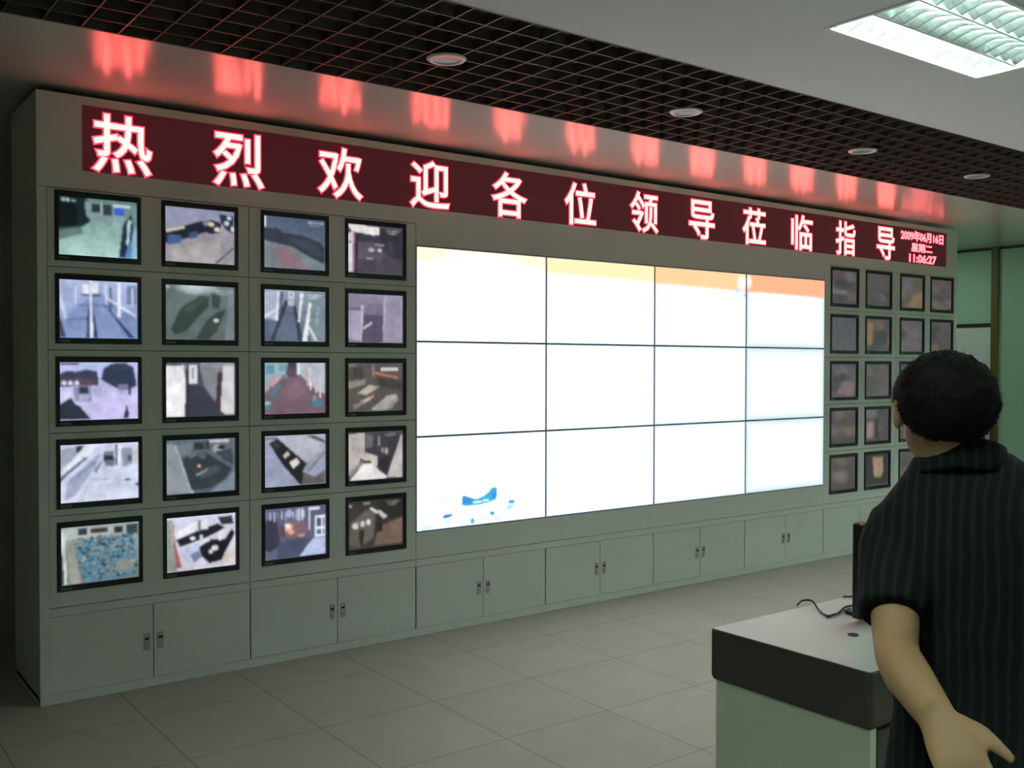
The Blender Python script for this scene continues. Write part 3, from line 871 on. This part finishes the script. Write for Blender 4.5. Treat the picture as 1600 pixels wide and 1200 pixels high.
def fit_mesh(me, x0, x1, z0, z1, y, bx=None):
    """Scale a flat glyph mesh so that it fills the box (bx gives the source box) and stand it upright facing -y."""
    xs = [v.co.x for v in me.vertices]
    ys = [v.co.y for v in me.vertices]
    zm = max(abs(v.co.z) for v in me.vertices)
    a = bx or (min(xs), max(xs), min(ys), max(ys))
    for v in me.vertices:
        v.co = ((x0+(v.co.x-a[0])/(a[1]-a[0])*(x1-x0)), y-v.co.z*0.0018/zm, z0+(v.co.y-a[2])/(a[3]-a[2])*(z1-z0))
    return me


sg = empty('led_sign', ((SX0+SX1)/2, 0, SZ0), 'long red LED message board with glowing Chinese welcome text across the cabinet header', 'sign')
sox, soz = (SX0+SX1)/2, SZ0
MB().box(SX0-sox, SX1-sox, -0.002, 0.05, 0, SZ1-SZ0).build('display_board', M['led_face'], sg)
MSG = '热烈欢迎各位领导莅临指导'
for k, ch in enumerate(MSG):
    cx_ = 0.395+0.6*k-sox
    hw = 0.139 if k else 0.142
    a = text_mesh(ch, 0.011)
    xs = [v.co.x for v in a.vertices]
    ys = [v.co.y for v in a.vertices]
    bx = (min(xs), max(xs), min(ys), max(ys))
    e_ = text_mesh(ch, 0.036)  # wider copy of the glyph, drawn as its red halo
    z0, z1 = 2.594-soz, 2.880-soz
    fit_mesh(a, cx_-hw, cx_+hw, z0, z1, -0.0065, bx)
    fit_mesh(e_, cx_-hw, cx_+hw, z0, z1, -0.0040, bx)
    o = link(e_, 'led_character_halo', M['led_halo'], sg)
    link(a, 'lit_core', M['led_hot'], o)
for body, x0, x1, z0, z1 in (('2009年06月16日', 7.232, 7.941, 2.792, 2.888), ('星期二', 7.40, 7.754, 2.694, 2.774), ('11:06:27', 7.37, 7.823, 2.598, 2.674)):
    a = text_mesh(body, 0.022)
    fit_mesh(a, x0-sox, x1-sox, z0-soz, z1-soz, -0.0065)
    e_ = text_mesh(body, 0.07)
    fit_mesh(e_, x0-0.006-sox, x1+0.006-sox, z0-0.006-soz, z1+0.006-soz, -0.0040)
    o = link(e_, 'led_text_halo', M['led_halo'], sg)
    link(a, 'lit_core', M['led_small'], o)

# ------------------------------------------------------------------ small monitors
mx, my = 0.0165, 0.026
bz = MB()
bz.holed_xz(-MW/2, MW/2, -MH/2, MH/2, -0.006, 0.012, [(-MW/2+mx, MW/2-mx, -MH/2+my, MH/2-my)])
bz.box(-MW/2+0.004, MW/2-0.004, 0.012, 0.0175, -MH/2+0.004, MH/2-0.004)
bezel_me = bz.mesh('bezel')
bezel_me.materials.append(M['bezel'])
st = MB().box(-MW/2+0.014, -MW/2+0.066, -0.0072, -0.006, -MH/2+0.006, -MH/2+0.017)
strip_me = st.mesh('control_strip')
strip_me.materials.append(M['strip'])
rown = ['top', 'second', 'third', 'fourth', 'bottom']


def place_monitor(x, zt, pic, label, group, gain=1.0):
    o = empty('monitor', (x+MW/2, 0, zt-MH/2), label, 'monitor', group)
    for me, n in ((bezel_me, 'bezel'), (strip_me, 'control_strip')):
        ch = bpy.data.objects.new(n, me)
        COL.objects.link(ch)
        ch.parent = o
    sm = screen_mesh(pic.done(), MW-2*mx, MH-2*my, gain=gain)
    so = link(sm, 'screen', M['screen'], o, True)
    so.location = (0, 0.0118, 0)
    return o


for (r, c_), (pic, d) in sorted(pics.items()):
    place_monitor(LCOL[c_-1], rowz[r-1], pic, f'black monitor left of the video wall showing {d}', 'monitors left of the video wall', 0.80)
for (r, c_), pic in sorted(rdesc.items()):
    if c_ == 8 and r >= 3:
        w_ = 'rightmost column'
    else:
        w_ = ['first column', 'second column', 'third column', 'rightmost column'][c_-5]
    place_monitor(RCOL[c_-5], rowz[r-1], pic, f'dim small monitor right of the video wall, {rown[r-1]} row, {w_}', 'monitors right of the video wall', 0.74)

# ------------------------------------------------------------------ video wall, twelve panels
PW, PH = V[1]-V[0], (ZV-ZVB)/3
pb = MB()
BZ = 0.0062
pb.holed_xz(-PW/2+0.0006, PW/2-0.0006, -PH/2+0.0006, PH/2-0.0006, -0.003, 0.08, [(-PW/2+BZ, PW/2-BZ, -PH/2+BZ, PH/2-BZ)])
pb.box(-PW/2+0.002, PW/2-0.002, 0.08, 0.085, -PH/2+0.002, PH/2-0.002)
pbez = pb.mesh('bezel')
M['wallbezel'] = mat('video_bezel', (0.42, 0.48, 0.70), 0.4)
pbez.materials.append(M['wallbezel'])
vdesc = {(0, 0): 'white with a cloudy orange strip along its top', (0, 1): 'white with a pale orange strip along its top', (0, 2): 'white and orange with a small blue mark at its upper right',
         (0, 3): 'white with the deepest orange strip along its top', (2, 0): 'showing a white car with a blue windscreen'}
for r in range(3):
    for c_ in range(4):
        big = (r, c_) == (2, 0)
        q = Pic(*((150, 90) if big else (64, 40)), '#ffffff')
        q.c = q.c*1.0
        # viewing-angle dimming painted into the picture: edges darker and bluer
        edge = np.minimum(np.minimum(q.u, 1-q.u)*1.75, np.minimum(q.v, 1-q.v))
        lvl = [1.30, 1.25, 1.18, 1.10][c_]
        fall = np.clip(edge/(0.10+0.05*c_), 0, 1)**0.6
        lo = [0.86, 0.83, 0.72, 0.60][c_]
        s_ = lvl*(lo+(1-lo)*fall)
        tint = np.stack([0.74+0.26*fall, 0.92+0.08*fall, np.ones_like(fall)*1.02], -1)
        q.c = q.c*s_[..., None]*tint
        if r == 0:
            hh = [0.175, 0.20, 0.235, 0.255][c_]
            hb = hh+0.025*q.u
            col = np.array([[1.15, .80, .50], [1.15, .76, .44], [1.10, .56, .30], [1.05, .40, .22]][c_])
            k = np.clip((hb-q.v)/0.03, 0, 1)
            if c_ == 0:
                cl = np.zeros_like(q.u)
                for ex, ey, erx, ery in ((.30, .06, .10, .05), (.42, .10, .12, .06), (.56, .05, .13, .05), (.70, .12, .12, .07), (.20, .13, .08, .035), (.62, .16, .2, .06), (.86, .17, .1, .05)):
                    cl += np.clip(1-((q.u-ex)/erx)**2-((q.v-ey)/ery)**2, 0, 1)
                k = k*np.clip(0.85-1.3*cl, 0.0, 1)
            q.c = q.c*(1-k[..., None])+col*k[..., None]
        if (r, c_) == (0, 2):
            q.e('#ffffff', .95, .12, .06, .12, .9, True)
            q.p('#8fc4e8', .80, .36, .83, .30, .84, .34, .81, .42).p('#b9d6ee', .86, .26, .92, .18, .96, .22, .90, .28).e('#6f8fb8', .985, .28, .012, .03)
        if (r, c_) == (0, 3):
            q.e('#ffffff', .01, .10, .06, .12, .9, True)
        if big:
            q.v = (q.v-0.289)/0.757
            # car: windscreen, lamps, grille and bumper in blue on white
            q.p('#37a9cc', .325, .625, .335, .49, .36, .50, .42, .545, .45, .56, .50, .52, .535, .47, .555, .42, .585, .40, .60, .425, .603, .55, .59, .60, .54, .63, .46, .655, .37, .66)
            q.p('#3f79d0', .335, .50, .36, .50, .41, .55, .40, .63, .33, .62, a=.7).p('#3b6fd6', .56, .50, .60, .46, .602, .57, .57, .60, a=.7).p('#d8f0f4', .42, .60, .54, .58, .54, .60, .42, .63)
            q.p('#8fd6e2', .17, .52, .21, .49, .22, .505, .18, .535).p('#8fdde2', .335, .42, .375, .42, .375, .435, .335, .43).p('#7fdcd8', .69, .41, .735, .42, .735, .44, .70, .435)
            q.p('#2f7fd8', .185, .775, .20, .745, .25, .74, .275, .765, .25, .785, .2, .81).p('#4d90e0', .69, .645, .715, .62, .75, .64, .745, .68, .70, .69).p('#9fd8da', .67, .80, .695, .70, .75, .69, .73, .75, .69, .78)
            q.p('#3f9fc4', .40, .85, .415, .83, .425, .86, .42, .93, .40, .91).p('#4f8fb4', .545, .79, .565, .76, .585, .78, .58, .84, .555, .82).p('#5fb0bd', .42, .875, .55, .855, .55, .865, .42, .885)
            q.p('#a5e0dc', .59, .86, .66, .85, .68, .83, .64, .89, .58, .92, a=.8).p('#b9e6ea', .19, .83, .27, .80, .25, .87, .2, .87, a=.8).p('#9fd6e2', .03, .86, .09, .85, .1, .93, .04, .95, a=.7).p('#93cfe0', .33, .93, .40, .92, .40, .98, .36, .99, a=.7)
        q.v = q.v*0.757+0.289 if big else q.v
        d = vdesc.get((r, c_))
        pos = f'{["top", "middle", "bottom"][r]} row, {["far left", "second from left", "third from left", "far right"][c_]}'
        lab = f'bright video wall panel, {pos}' + (f', {d}' if d else ', plain white')
        o = empty('video_wall_panel', (V[c_]+PW/2, 0, ZV-PH*(r+0.5)), lab, 'display panel', 'video wall panels')
        ch = bpy.data.objects.new('bezel', pbez)
        COL.objects.link(ch)
        ch.parent = o
        so = link(screen_mesh(q.done(0.0, 1), PW-2*BZ, PH-2*BZ), 'screen', M['wallscreen'], o, True)
        so.location = (0, -0.001, 0)

# ------------------------------------------------------------------ console desk
DXa, DXb, DYa, DYb = 1.536, 3.60, -3.468, -2.848
dk = empty('console_desk', (DXa, DYa, 0), 'white-topped console desk with a thick dark brown edge and pale end panel', 'desk')
LX, LY = DXb-DXa, DYb-DYa
top = MB()
prof = []
z0, z1, rr_ = 0.576, 0.750, 0.018


def rounded_loop(ins, z, n=4):
    pts = []
    rad = 0.02-min(ins, 0.015)
    for (cx_, cy_, a0) in ((ins+rad, ins+rad, 180), (LX-ins-rad, ins+rad, 270), (LX-ins-rad, LY-ins-rad, 0), (ins+rad, LY-ins-rad, 90)):
        for k in range(n+1):
            a = math.radians(a0+90*k/n)
            pts.append((cx_+rad*math.cos(a), cy_+rad*math.sin(a), z))
    return pts


rings = [rounded_loop(0.018, z0), rounded_loop(0.009, z0+0.003), rounded_loop(0.003, z0+0.009), rounded_loop(0.0, z0+0.02), rounded_loop(0.0, z1-0.006), rounded_loop(0.0015, z1-0.002), rounded_loop(0.004, z1)]
top.loft(rings)
top.build('edge_band', M['desk_dark'], dk)
MB().loft([rounded_loop(0.006, z1), rounded_loop(0.006, z1+0.0012)]).build('worktop', M['desk_white'], dk)
MB().box(0.018, 0.050, 0.012, LY-0.015, 0, z0).build('end_panel', M['desk_body'], dk, bevel=0.002)
MB().box(LX-0.05, LX-0.018, 0.012, LY-0.015, 0, z0).build('end_panel', M['desk_body'], dk, bevel=0.002)
MB().box(0.05, LX-0.05, LY-0.045, LY-0.02, 0.0, z0).build('modesty_panel', M['desk_dark'], dk)  # dark colour stands for the shade under the desk
pd = MB().box(0.052, 0.50, 0.03, LY-0.05, 0.02, z0).build('shade_pedestal', M['desk_dark'], dk)  # added dark block and drawers, standing in for the kneehole shade
for k in range(3):
    dr = MB().box(0.056, 0.496, 0.012, 0.029, 0.03+k*0.18, 0.205+k*0.18).build('shade_drawer', M['desk_dark'], pd, bevel=0.002)
MB().lathe([(0.0005, 0.0), (0.016, 0.0), (0.018, 0.002), (0.018, -0.001)], (1.852-DXa, -3.194-DYa, z1+0.0022), 24).build('cable_grommet', M['black'], dk)

# desktop monitor, dark, seen partly behind the man
mt = empty('desktop_monitor', (2.180, -3.13, z1+0.0030), 'black flat monitor standing on the white desk, half hidden by the man', 'monitor', rz=math.radians(-6))
MB().box(-0.19, 0.19, -0.018, 0.020, 0.012, 0.345).build('casing', M['black'], mt, bevel=0.006)
q = Pic(20, 14, '#05070d', '#070a12').done(0.1)
so = link(screen_mesh(q, 0.352, 0.285), 'screen', M['screen'], mt)
so.location = (0, -0.0185, 0.187)
MB().box(-0.03, 0.03, 0.020, 0.05, 0.02, 0.20).build('stand_neck', M['black'], mt, bevel=0.004)
MB().box(-0.12, 0.12, -0.06, 0.11, 0.0, 0.012).build('stand_base', M['black'], mt, bevel=0.003)

zc_ = z1+0.0062


def cable(pts, lab, r=0.0035):
    pts = [Vector((*p, zc_)) if len(p) == 2 else Vector(p) for p in pts]
    out = []
    for k in range(len(pts)-1):
        p0, p1, p2, p3 = pts[max(k-1, 0)], pts[k], pts[k+1], pts[min(k+2, len(pts)-1)]
        for i in range(8):
            t_ = i/8
            out.append(0.5*((2*p1)+(p2-p0)*t_+(2*p0-5*p1+4*p2-p3)*t_**2+(3*p1-p0-3*p2+p3)*t_**3))
    out.append(pts[-1])
    o = MB().tube(out, r, 8).build('cable', M['black'], None, True)
    tag(o, lab, 'cable', 'cables on the desk')


cable([(2.03, -2.835), (2.06, -2.835, 0.768), (2.07, -2.87, 0.772), (2.03, -2.93), (1.985, -2.995), (2.02, -3.0), (2.04, -3.0), (2.08, -2.985), (2.15, -2.96), (2.22, -2.965)], 'thin black cable looping to the far edge of the white desk')
cable([(1.965, -3.01), (2.03, -3.012, 0.762), (2.07, -3.0, 0.766), (2.10, -2.99), (2.14, -2.985)], 'short black cable lying across the middle of the desk near the monitor')
cable([(2.285, -2.855), (2.32, -2.885), (2.345, -2.91), (2.35, -2.95)], 'black cable end at the back edge of the desk beside the monitor')

# ------------------------------------------------------------------ the man, seen from behind
def baked(mb, name, voxel, smooth_it, mats, parent, factor=0.5):
    me = mb.mesh(name)
    o = bpy.data.objects.new('tmp', me)
    COL.objects.link(o)
    r = o.modifiers.new('r', 'REMESH')
    r.mode = 'VOXEL'
    r.voxel_size = voxel
    if smooth_it:
        s_ = o.modifiers.new('s', 'SMOOTH')
        s_.iterations = smooth_it
        s_.factor = factor
    dg = bpy.context.evaluated_depsgraph_get()
    res = bpy.data.meshes.new_from_object(o.evaluated_get(dg))
    res.name = name
    bpy.data.objects.remove(o)
    bpy.data.meshes.remove(me)
    res.materials.clear()
    return link(res, name, mats, parent, True)


man = empty('person', (0.686, -4.197, 0), 'man with short black hair seen from behind, dark striped shirt, one hand held back', 'person', rz=-math.radians(40))
U = Vector((0.90, -0.44, 0))          # across the shoulders, to his right
Fd = Vector((0.44, 0.90, 0))          # the way his chest faces
TC = Vector((0.040, 0.0, 0))


def ring(c_, a, b, n=28, p=2.3, lean=0.0):
    """Super-elliptic horizontal section: a across the body, b front to back."""
    out = []
    for i in range(n):
        t_ = 2*math.pi*i/n
        cs, sn = math.cos(t_), math.sin(t_)
        x_ = a*math.copysign(abs(cs)**(2/p), cs)
        y_ = b*math.copysign(abs(sn)**(2/p), sn)
        q_ = c_+U*x_+Fd*y_
        q_.z += lean*x_
        out.append(q_)
    return out


def torso(mb, grow, zlow, sec):
    mb.loft([ring(TC+Fd*o_+U*SHIFT.get(z, 0)+Vector((0, 0, z)), a+grow, b+grow, lean=ln) for z, a, b, o_, ln in sec if z >= zlow])


SEC = [(0.80, .150, .095, .0, 0), (0.86, .165, .11, -.01, 0), (0.94, .165, .115, -.005, 0), (1.02, .155, .105, .005, 0), (1.10, .155, .105, .01, 0.02), (1.20, .168, .112, .01, .04),
       (1.29, .178, .116, .005, .08), (1.345, .180, .108, .0, .12), (1.39, .166, .096, -.002, .15), (1.42, .138, .086, -.004, .14), (1.446, .104, .075, -.004, .12), (1.470, .076, .066, -.004, .10), (1.488, .062, .060, -.002, .06)]
SHIFT = {0.80: .02, 0.86: .02, 0.94: .03, 1.02: .03, 1.10: .02, 1.20: .01, 1.42: -.008, 1.446: -.018, 1.470: -.028, 1.488: -.032}
shL = TC-U*0.146+Vector((0, 0, 1.345))
shR = TC+U*0.150+Vector((0, 0, 1.385))
elL = Vector((-.150, -.125, 1.170))
foL = Vector((-.152, -.195, 1.150))
wrL = Vector((-.144, -.300, 1.120))
elR = Vector((.225, -.10, 1.10))
wrR = Vector((.235, .06, .90))
HC = Vector((-0.030, -0.012, 1.575))
NK = Vector((0.0, -0.004, 1.44))
ha = math.radians(-4)
HU = Vector((math.cos(ha), math.sin(ha), 0))
HF = Vector((-math.sin(ha), math.cos(ha), 0))
HR = Matrix(((HU.x, HF.x, 0), (HU.y, HF.y, 0), (0, 0, 1)))

body = MB()
torso(body, -0.012, 0.79, SEC)
body.tube([NK+Vector((.012, 0, -.03)), NK+Vector((-.004, 0, .03)), HC+Vector((0.008, -.005, -.05)), HC], [.062, .056, .056, .05], 20)
# head: skull, jaw and face
body.ball(HC+HF*0.004+Vector((0, 0, .006)), (.073, .092, .078), HR)
body.ball(HC+HF*0.028+Vector((0, 0, -.044)), (.060, .066, .068), HR)
body.ball(HC+HF*0.078+Vector((0, 0, -.090)), (.030, .022, .022), HR)
body.tube([HC+HF*.092+Vector((0, 0, .012)), HC+HF*.106+Vector((0, 0, -.012)), HC+HF*.116+Vector((0, 0, -.034))], [.008, .011, .014], 10)
for sgn in (-1, 1):
    body.ball(HC+HF*.108+HU*sgn*.012+Vector((0, 0, -.036)), (.009, .009, .008), HR, 10, 8)
    body.ball(HC+HF*.084+HU*sgn*.033+Vector((0, 0, .021)), (.021, .011, .008), HR, 12, 8)
    body.ball(HC+HF*.081+HU*sgn*.032+Vector((0, 0, .0135)), (.017, .0085, .0055), HR, 12, 8)
    body.ball(HC+HF*.079+HU*sgn*.032+Vector((0, 0, -.007)), (.016, .008, .005), HR, 12, 8)
    body.ball(HC+HF*.070+HU*sgn*.042+Vector((0, 0, -.028)), (.020, .018, .020), HR, 12, 8)
    er = HR @ Matrix.Rotation(sgn*math.radians(22), 3, 'Z')
    body.ball(HC-HF*.002+HU*sgn*.080+Vector((0, 0, -.012)), (.009, .018, .032), er, 14, 10)
body.ball(HC+HF*.096+Vector((0, 0, -.060)), (.024, .010, .006), HR, 12, 8)
body.ball(HC+HF*.094+Vector((0, 0, -.071)), (.020, .010, .007), HR, 12, 8)
# arms
body.tube([shL, (shL+elL)/2, elL+Vector((0.006, .01, .006)), elL+Vector((0, -.02, -.008)), foL, (foL+wrL)/2, wrL], [.050, .045, .037, .037, .0385, .034, .029], 18)
body.tube([shR, (shR+elR)/2, elR, (elR+wrR)/2, wrR], [.050, .045, .038, .037, .027], 18)


def hand(mb, w0, fdir, thdir, nrm, k=1.0, curl=0.25):
    """w0 wrist, fdir fingers' way, thdir towards the thumb side, nrm palm normal."""
    fdir, thdir, nrm = fdir.normalized(), thdir.normalized(), nrm.normalized()
    pal = w0+fdir*.048*k
    n = 14
    rings_ = []
    for d_, hw_, ht_ in ((-.012, .024, .021), (.015, .031, .018), (.045, .038, .017), (.075, .040, .014), (.090, .037, .011)):
        c_ = w0+fdir*d_*k
        rings_.append([c_+thdir*hw_*math.cos(2*math.pi*i/n)+nrm*ht_*math.sin(2*math.pi*i/n) for i in range(n)])
    mb.loft(rings_)
    for i, (o_, L_) in enumerate(((.029, .070), (.010, .078), (-.010, .073), (-.028, .058))):
        p_ = w0+fdir*.082*k+thdir*o_
        d_ = (fdir+thdir*o_*2.2).normalized()
        pts, ang = [p_], 0
        for s_, fr in enumerate((.45, .32, .23)):
            ang += curl*(0.7+0.25*i)
            p_ = p_+(d_*math.cos(ang)+nrm*math.sin(ang))*L_*fr
            pts.append(p_)
        mb.tube([pts[0]-d_*.02]+pts, [.0095, .0095, .0088, .008, .0065], 10)
    b0 = w0+fdir*.022+thdir*.022
    d1 = (fdir*.72+thdir*.75+nrm*.12).normalized()
    d2 = (fdir*.92+thdir*.42+nrm*.10).normalized()
    mb.tube([b0, b0+d1*.034, b0+d1*.034+d2*.030, b0+d1*.034+d2*.056], [.0165, .0135, .0110, .0075], 12)


hand(body, wrL, Vector((.02, -.075, -.062)), Vector((.85, -.10, .42)), Vector((-.1, -.55, .75)) * -1, 1.0, .22)
hand(body, wrR, Vector((.0, .12, -.16)), Vector((-.3, .8, .5)), Vector((-.9, -.2, 0)), 1.0, .35)
# legs
for sgn in (-1, 1):
    hp = TC+U*sgn*.085+Vector((0, 0, .86))
    kn = TC+U*sgn*.098+Fd*.012+Vector((0, 0, .46))
    an = TC+U*sgn*.105-Fd*.02+Vector((0, 0, .075))
    body.tube([hp, hp*.5+kn*.5, kn, kn*.55+an*.45-Fd*.01, an], [.082, .070, .052, .050, .036], 18)
    body.tube([an+Vector((0, 0, -.03))-Fd*.03, an+Fd*.06+Vector((0, 0, -.04)), an+Fd*.15+Vector((0, 0, -.052))], [.034, .034, .022], 14)
baked(body, 'body', 0.0055, 6, M['skin'], man)

# eyes
for sgn in (-1, 1):
    e_ = MB()
    ec = HC+HF*.0775+HU*sgn*.031+Vector((0, 0, .004))
    e_.ball(ec, .0105, None, 14, 10, 0)
    e_.ball(ec+HF*.0065, (.0052, .0052, .0052), None, 10, 8, 1)
    e_.build('eye', [M['eyew'], M['eyed']], man, True)
    eb = MB()
    eb.tube([HC+HR @ Vector((sgn*.016, .0965, .027)), HC+HR @ Vector((sgn*.034, .0915, .0315)), HC+HR @ Vector((sgn*.050, .079, .026))], [(.0022, .0035), (.0026, .0042), (.0012, .002)], 8)
    eb.build('eyebrow', M['hair'], man, True)
lp = MB()
lp.tube([HC+HR @ Vector((-.024, .0975, -.0655)), HC+HR @ Vector((-.010, .1065, -.062)), HC+HR @ Vector((0, .108, -.0635)), HC+HR @ Vector((.010, .1065, -.062)), HC+HR @ Vector((.024, .0975, -.0655))], [.0012, .0042, .004, .0042, .0012], 8)
lp.tube([HC+HR @ Vector((-.022, .0975, -.0665)), HC+HR @ Vector((-.009, .1055, -.071)), HC+HR @ Vector((.009, .1055, -.071)), HC+HR @ Vector((.022, .0975, -.0665))], [.0012, .005, .005, .0012], 8)
M['lips'] = mat('lips', (0.30, 0.13, 0.09), 0.45, spec=0.3)
lp.build('lips', M['lips'], man, True)

# shirt with short sleeves
sh = MB()
torso(sh, 0.018, 0.80, SEC)
sl_end = Vector((-.140, -.082, 1.218))
sh.tube([shL+U*0.085+Vector((0, 0, .022)), shL+U*0.045+Vector((0, 0, .016)), shL+U*.012-Vector((0, 0, .004)), shL*.72+sl_end*.28+Vector((.002, 0, 0)), shL*.4+sl_end*.6, sl_end], [.045, .058, .064, .064, .060, .057], 20)
sr_end = shR*.45+elR*.55
sh.tube([shR-U*0.06, shR, sr_end], [.062, .068, .056], 20)
baked(sh, 'shirt', 0.007, 5, M['shirt'], man)
# collar standing round the neck
co = MB()
n = 32
rings = []
for z_, r_, tilt in ((1.452, .086, .0), (1.478, .076, .0), (1.502, .069, .0), (1.504, .063, .0), (1.478, .066, .0), (1.450, .076, .0)):
    rg = []
    for i in range(n):
        t_ = 2*math.pi*i/n
        fr = math.sin(t_)
        rg.append(Vector((.008, -.004, 0))+U*r_*math.cos(t_)+Fd*r_*1.02*fr+Vector((0, 0, z_-.022*fr-.010*max(0, -math.cos(t_)))))
    rings.append(rg)
co.loft(rings, cap=False)
nn = len(rings)
co.f += [tuple([(nn-1)*n+i, (nn-1)*n+(i+1) % n, (i+1) % n, i]) for i in range(n)]
co.m += [0]*n
co.build('collar', M['shirt'], man, True)

# trousers, belt line hidden under the shirt
tr = MB()
tr.loft([ring(TC+Fd*o_+U*.015+Vector((0, 0, z)), a, b) for z, a, b, o_ in ((.79, .160, .110, -.005), (.86, .170, .120, -.008), (.93, .168, .118, 0), (.985, .160, .110, .004))])
for sgn in (-1, 1):
    hp = TC+U*sgn*.084+Vector((0, 0, .85))
    kn = TC+U*sgn*.098+Fd*.012+Vector((0, 0, .46))
    an = TC+U*sgn*.105-Fd*.02+Vector((0, 0, .055))
    tr.tube([hp, hp*.5+kn*.5, kn, kn*.5+an*.5, an], [.092, .084, .068, .064, .060], 20)
baked(tr, 'trousers', 0.008, 6, M['trouser'], man)

for sgn in (-1, 1):
    an = TC+U*sgn*.105-Fd*.02
    s_ = MB()
    secs = []
    for d_, hw_, ht_ in ((-.075, .022, .045), (-.06, .034, .062), (-.01, .037, .072), (.05, .042, .060), (.11, .046, .046), (.16, .040, .038), (.185, .022, .024)):
        c_ = an+Fd*d_
        loop = []
        for i in range(16):
            t_ = 2*math.pi*i/16
            loop.append(c_+U*hw_*math.cos(t_)+Vector((0, 0, max(0.001, ht_*0.5+ht_*0.55*math.sin(t_)))))
        secs.append(loop)
    s_.loft(secs)
    s_.build('shoe', M['shoe'], man, True)

# hair: a thick short cap with strand tufts
hb = MB()
hc = HC+Vector((0, 0, .012))-HF*.006
nu, nv = 64, 44
rng = random.Random(5)
from mathutils import noise as mnoise


def hairline(d):
    """Lower limit of the hair: low at the nape, above the ears at the sides, over the brow in front."""
    h = math.hypot(d.x, d.y) or 1e-6
    y = d.y/h
    pts = [(-1.0, -.90), (-.55, -.88), (-.25, -.74), (-.08, -.46), (.20, -.36), (.42, -.05), (.7, .32), (1.0, .40)]
    for (a0, b0), (a1, b1) in zip(pts, pts[1:]):
        if y <= a1:
            return b0+(b1-b0)*(y-a0)/(a1-a0)
    return .40


hr = []
for k in range(nv+1):
    a = -math.pi/2+math.pi*(k+.01)/(nv+.02)
    rg = []
    for i in range(nu):
        b_ = 2*math.pi*i/nu
        d_ = Vector((math.cos(a)*math.cos(b_), math.cos(a)*math.sin(b_), math.sin(a)))
        front = d_.y
        low = hairline(d_)
        kk = min(max((d_.z-low)/0.10, 0), 1)
        kk = kk*kk*(3-2*kk)
        nz = mnoise.noise(d_*6)*.005+mnoise.noise(d_*19)*.003
        full = Vector((.086, .106, .087))*(1+nz/.09)
        skin_ = Vector((.060, .078, .066))
        r_ = skin_.lerp(full, kk)
        rg.append(hc+HR @ Vector((d_.x*r_.x, d_.y*r_.y, d_.z*r_.z)))
    hr.append(rg)
hb.loft(hr)
for k in range(5200):
    z_ = rng.uniform(-.85, 1)
    b_ = rng.uniform(0, 2*math.pi)
    c_ = math.sqrt(1-z_*z_)
    d_ = Vector((c_*math.cos(b_), c_*math.sin(b_), z_))
    if d_.z < hairline(d_)+0.10:
        continue
    p_ = hc+HR @ Vector((d_.x*.0845, d_.y*.1025, d_.z*.0845))
    nrm = (HR @ d_).normalized()
    tdir = (nrm*0.55+Vector((rng.uniform(-.4, .4), rng.uniform(-.4, .4), -.55+rng.uniform(-.3, .3)))).normalized()
    sd = nrm.cross(tdir).normalized()*.0011
    L_ = rng.uniform(.006, .012)*(1 if z_ > -.4 else .7)
    hb.add([p_-sd, p_+sd, p_+tdir*L_], [(0, 1, 2)])
hb.build('hair', M['hair'], man, True)
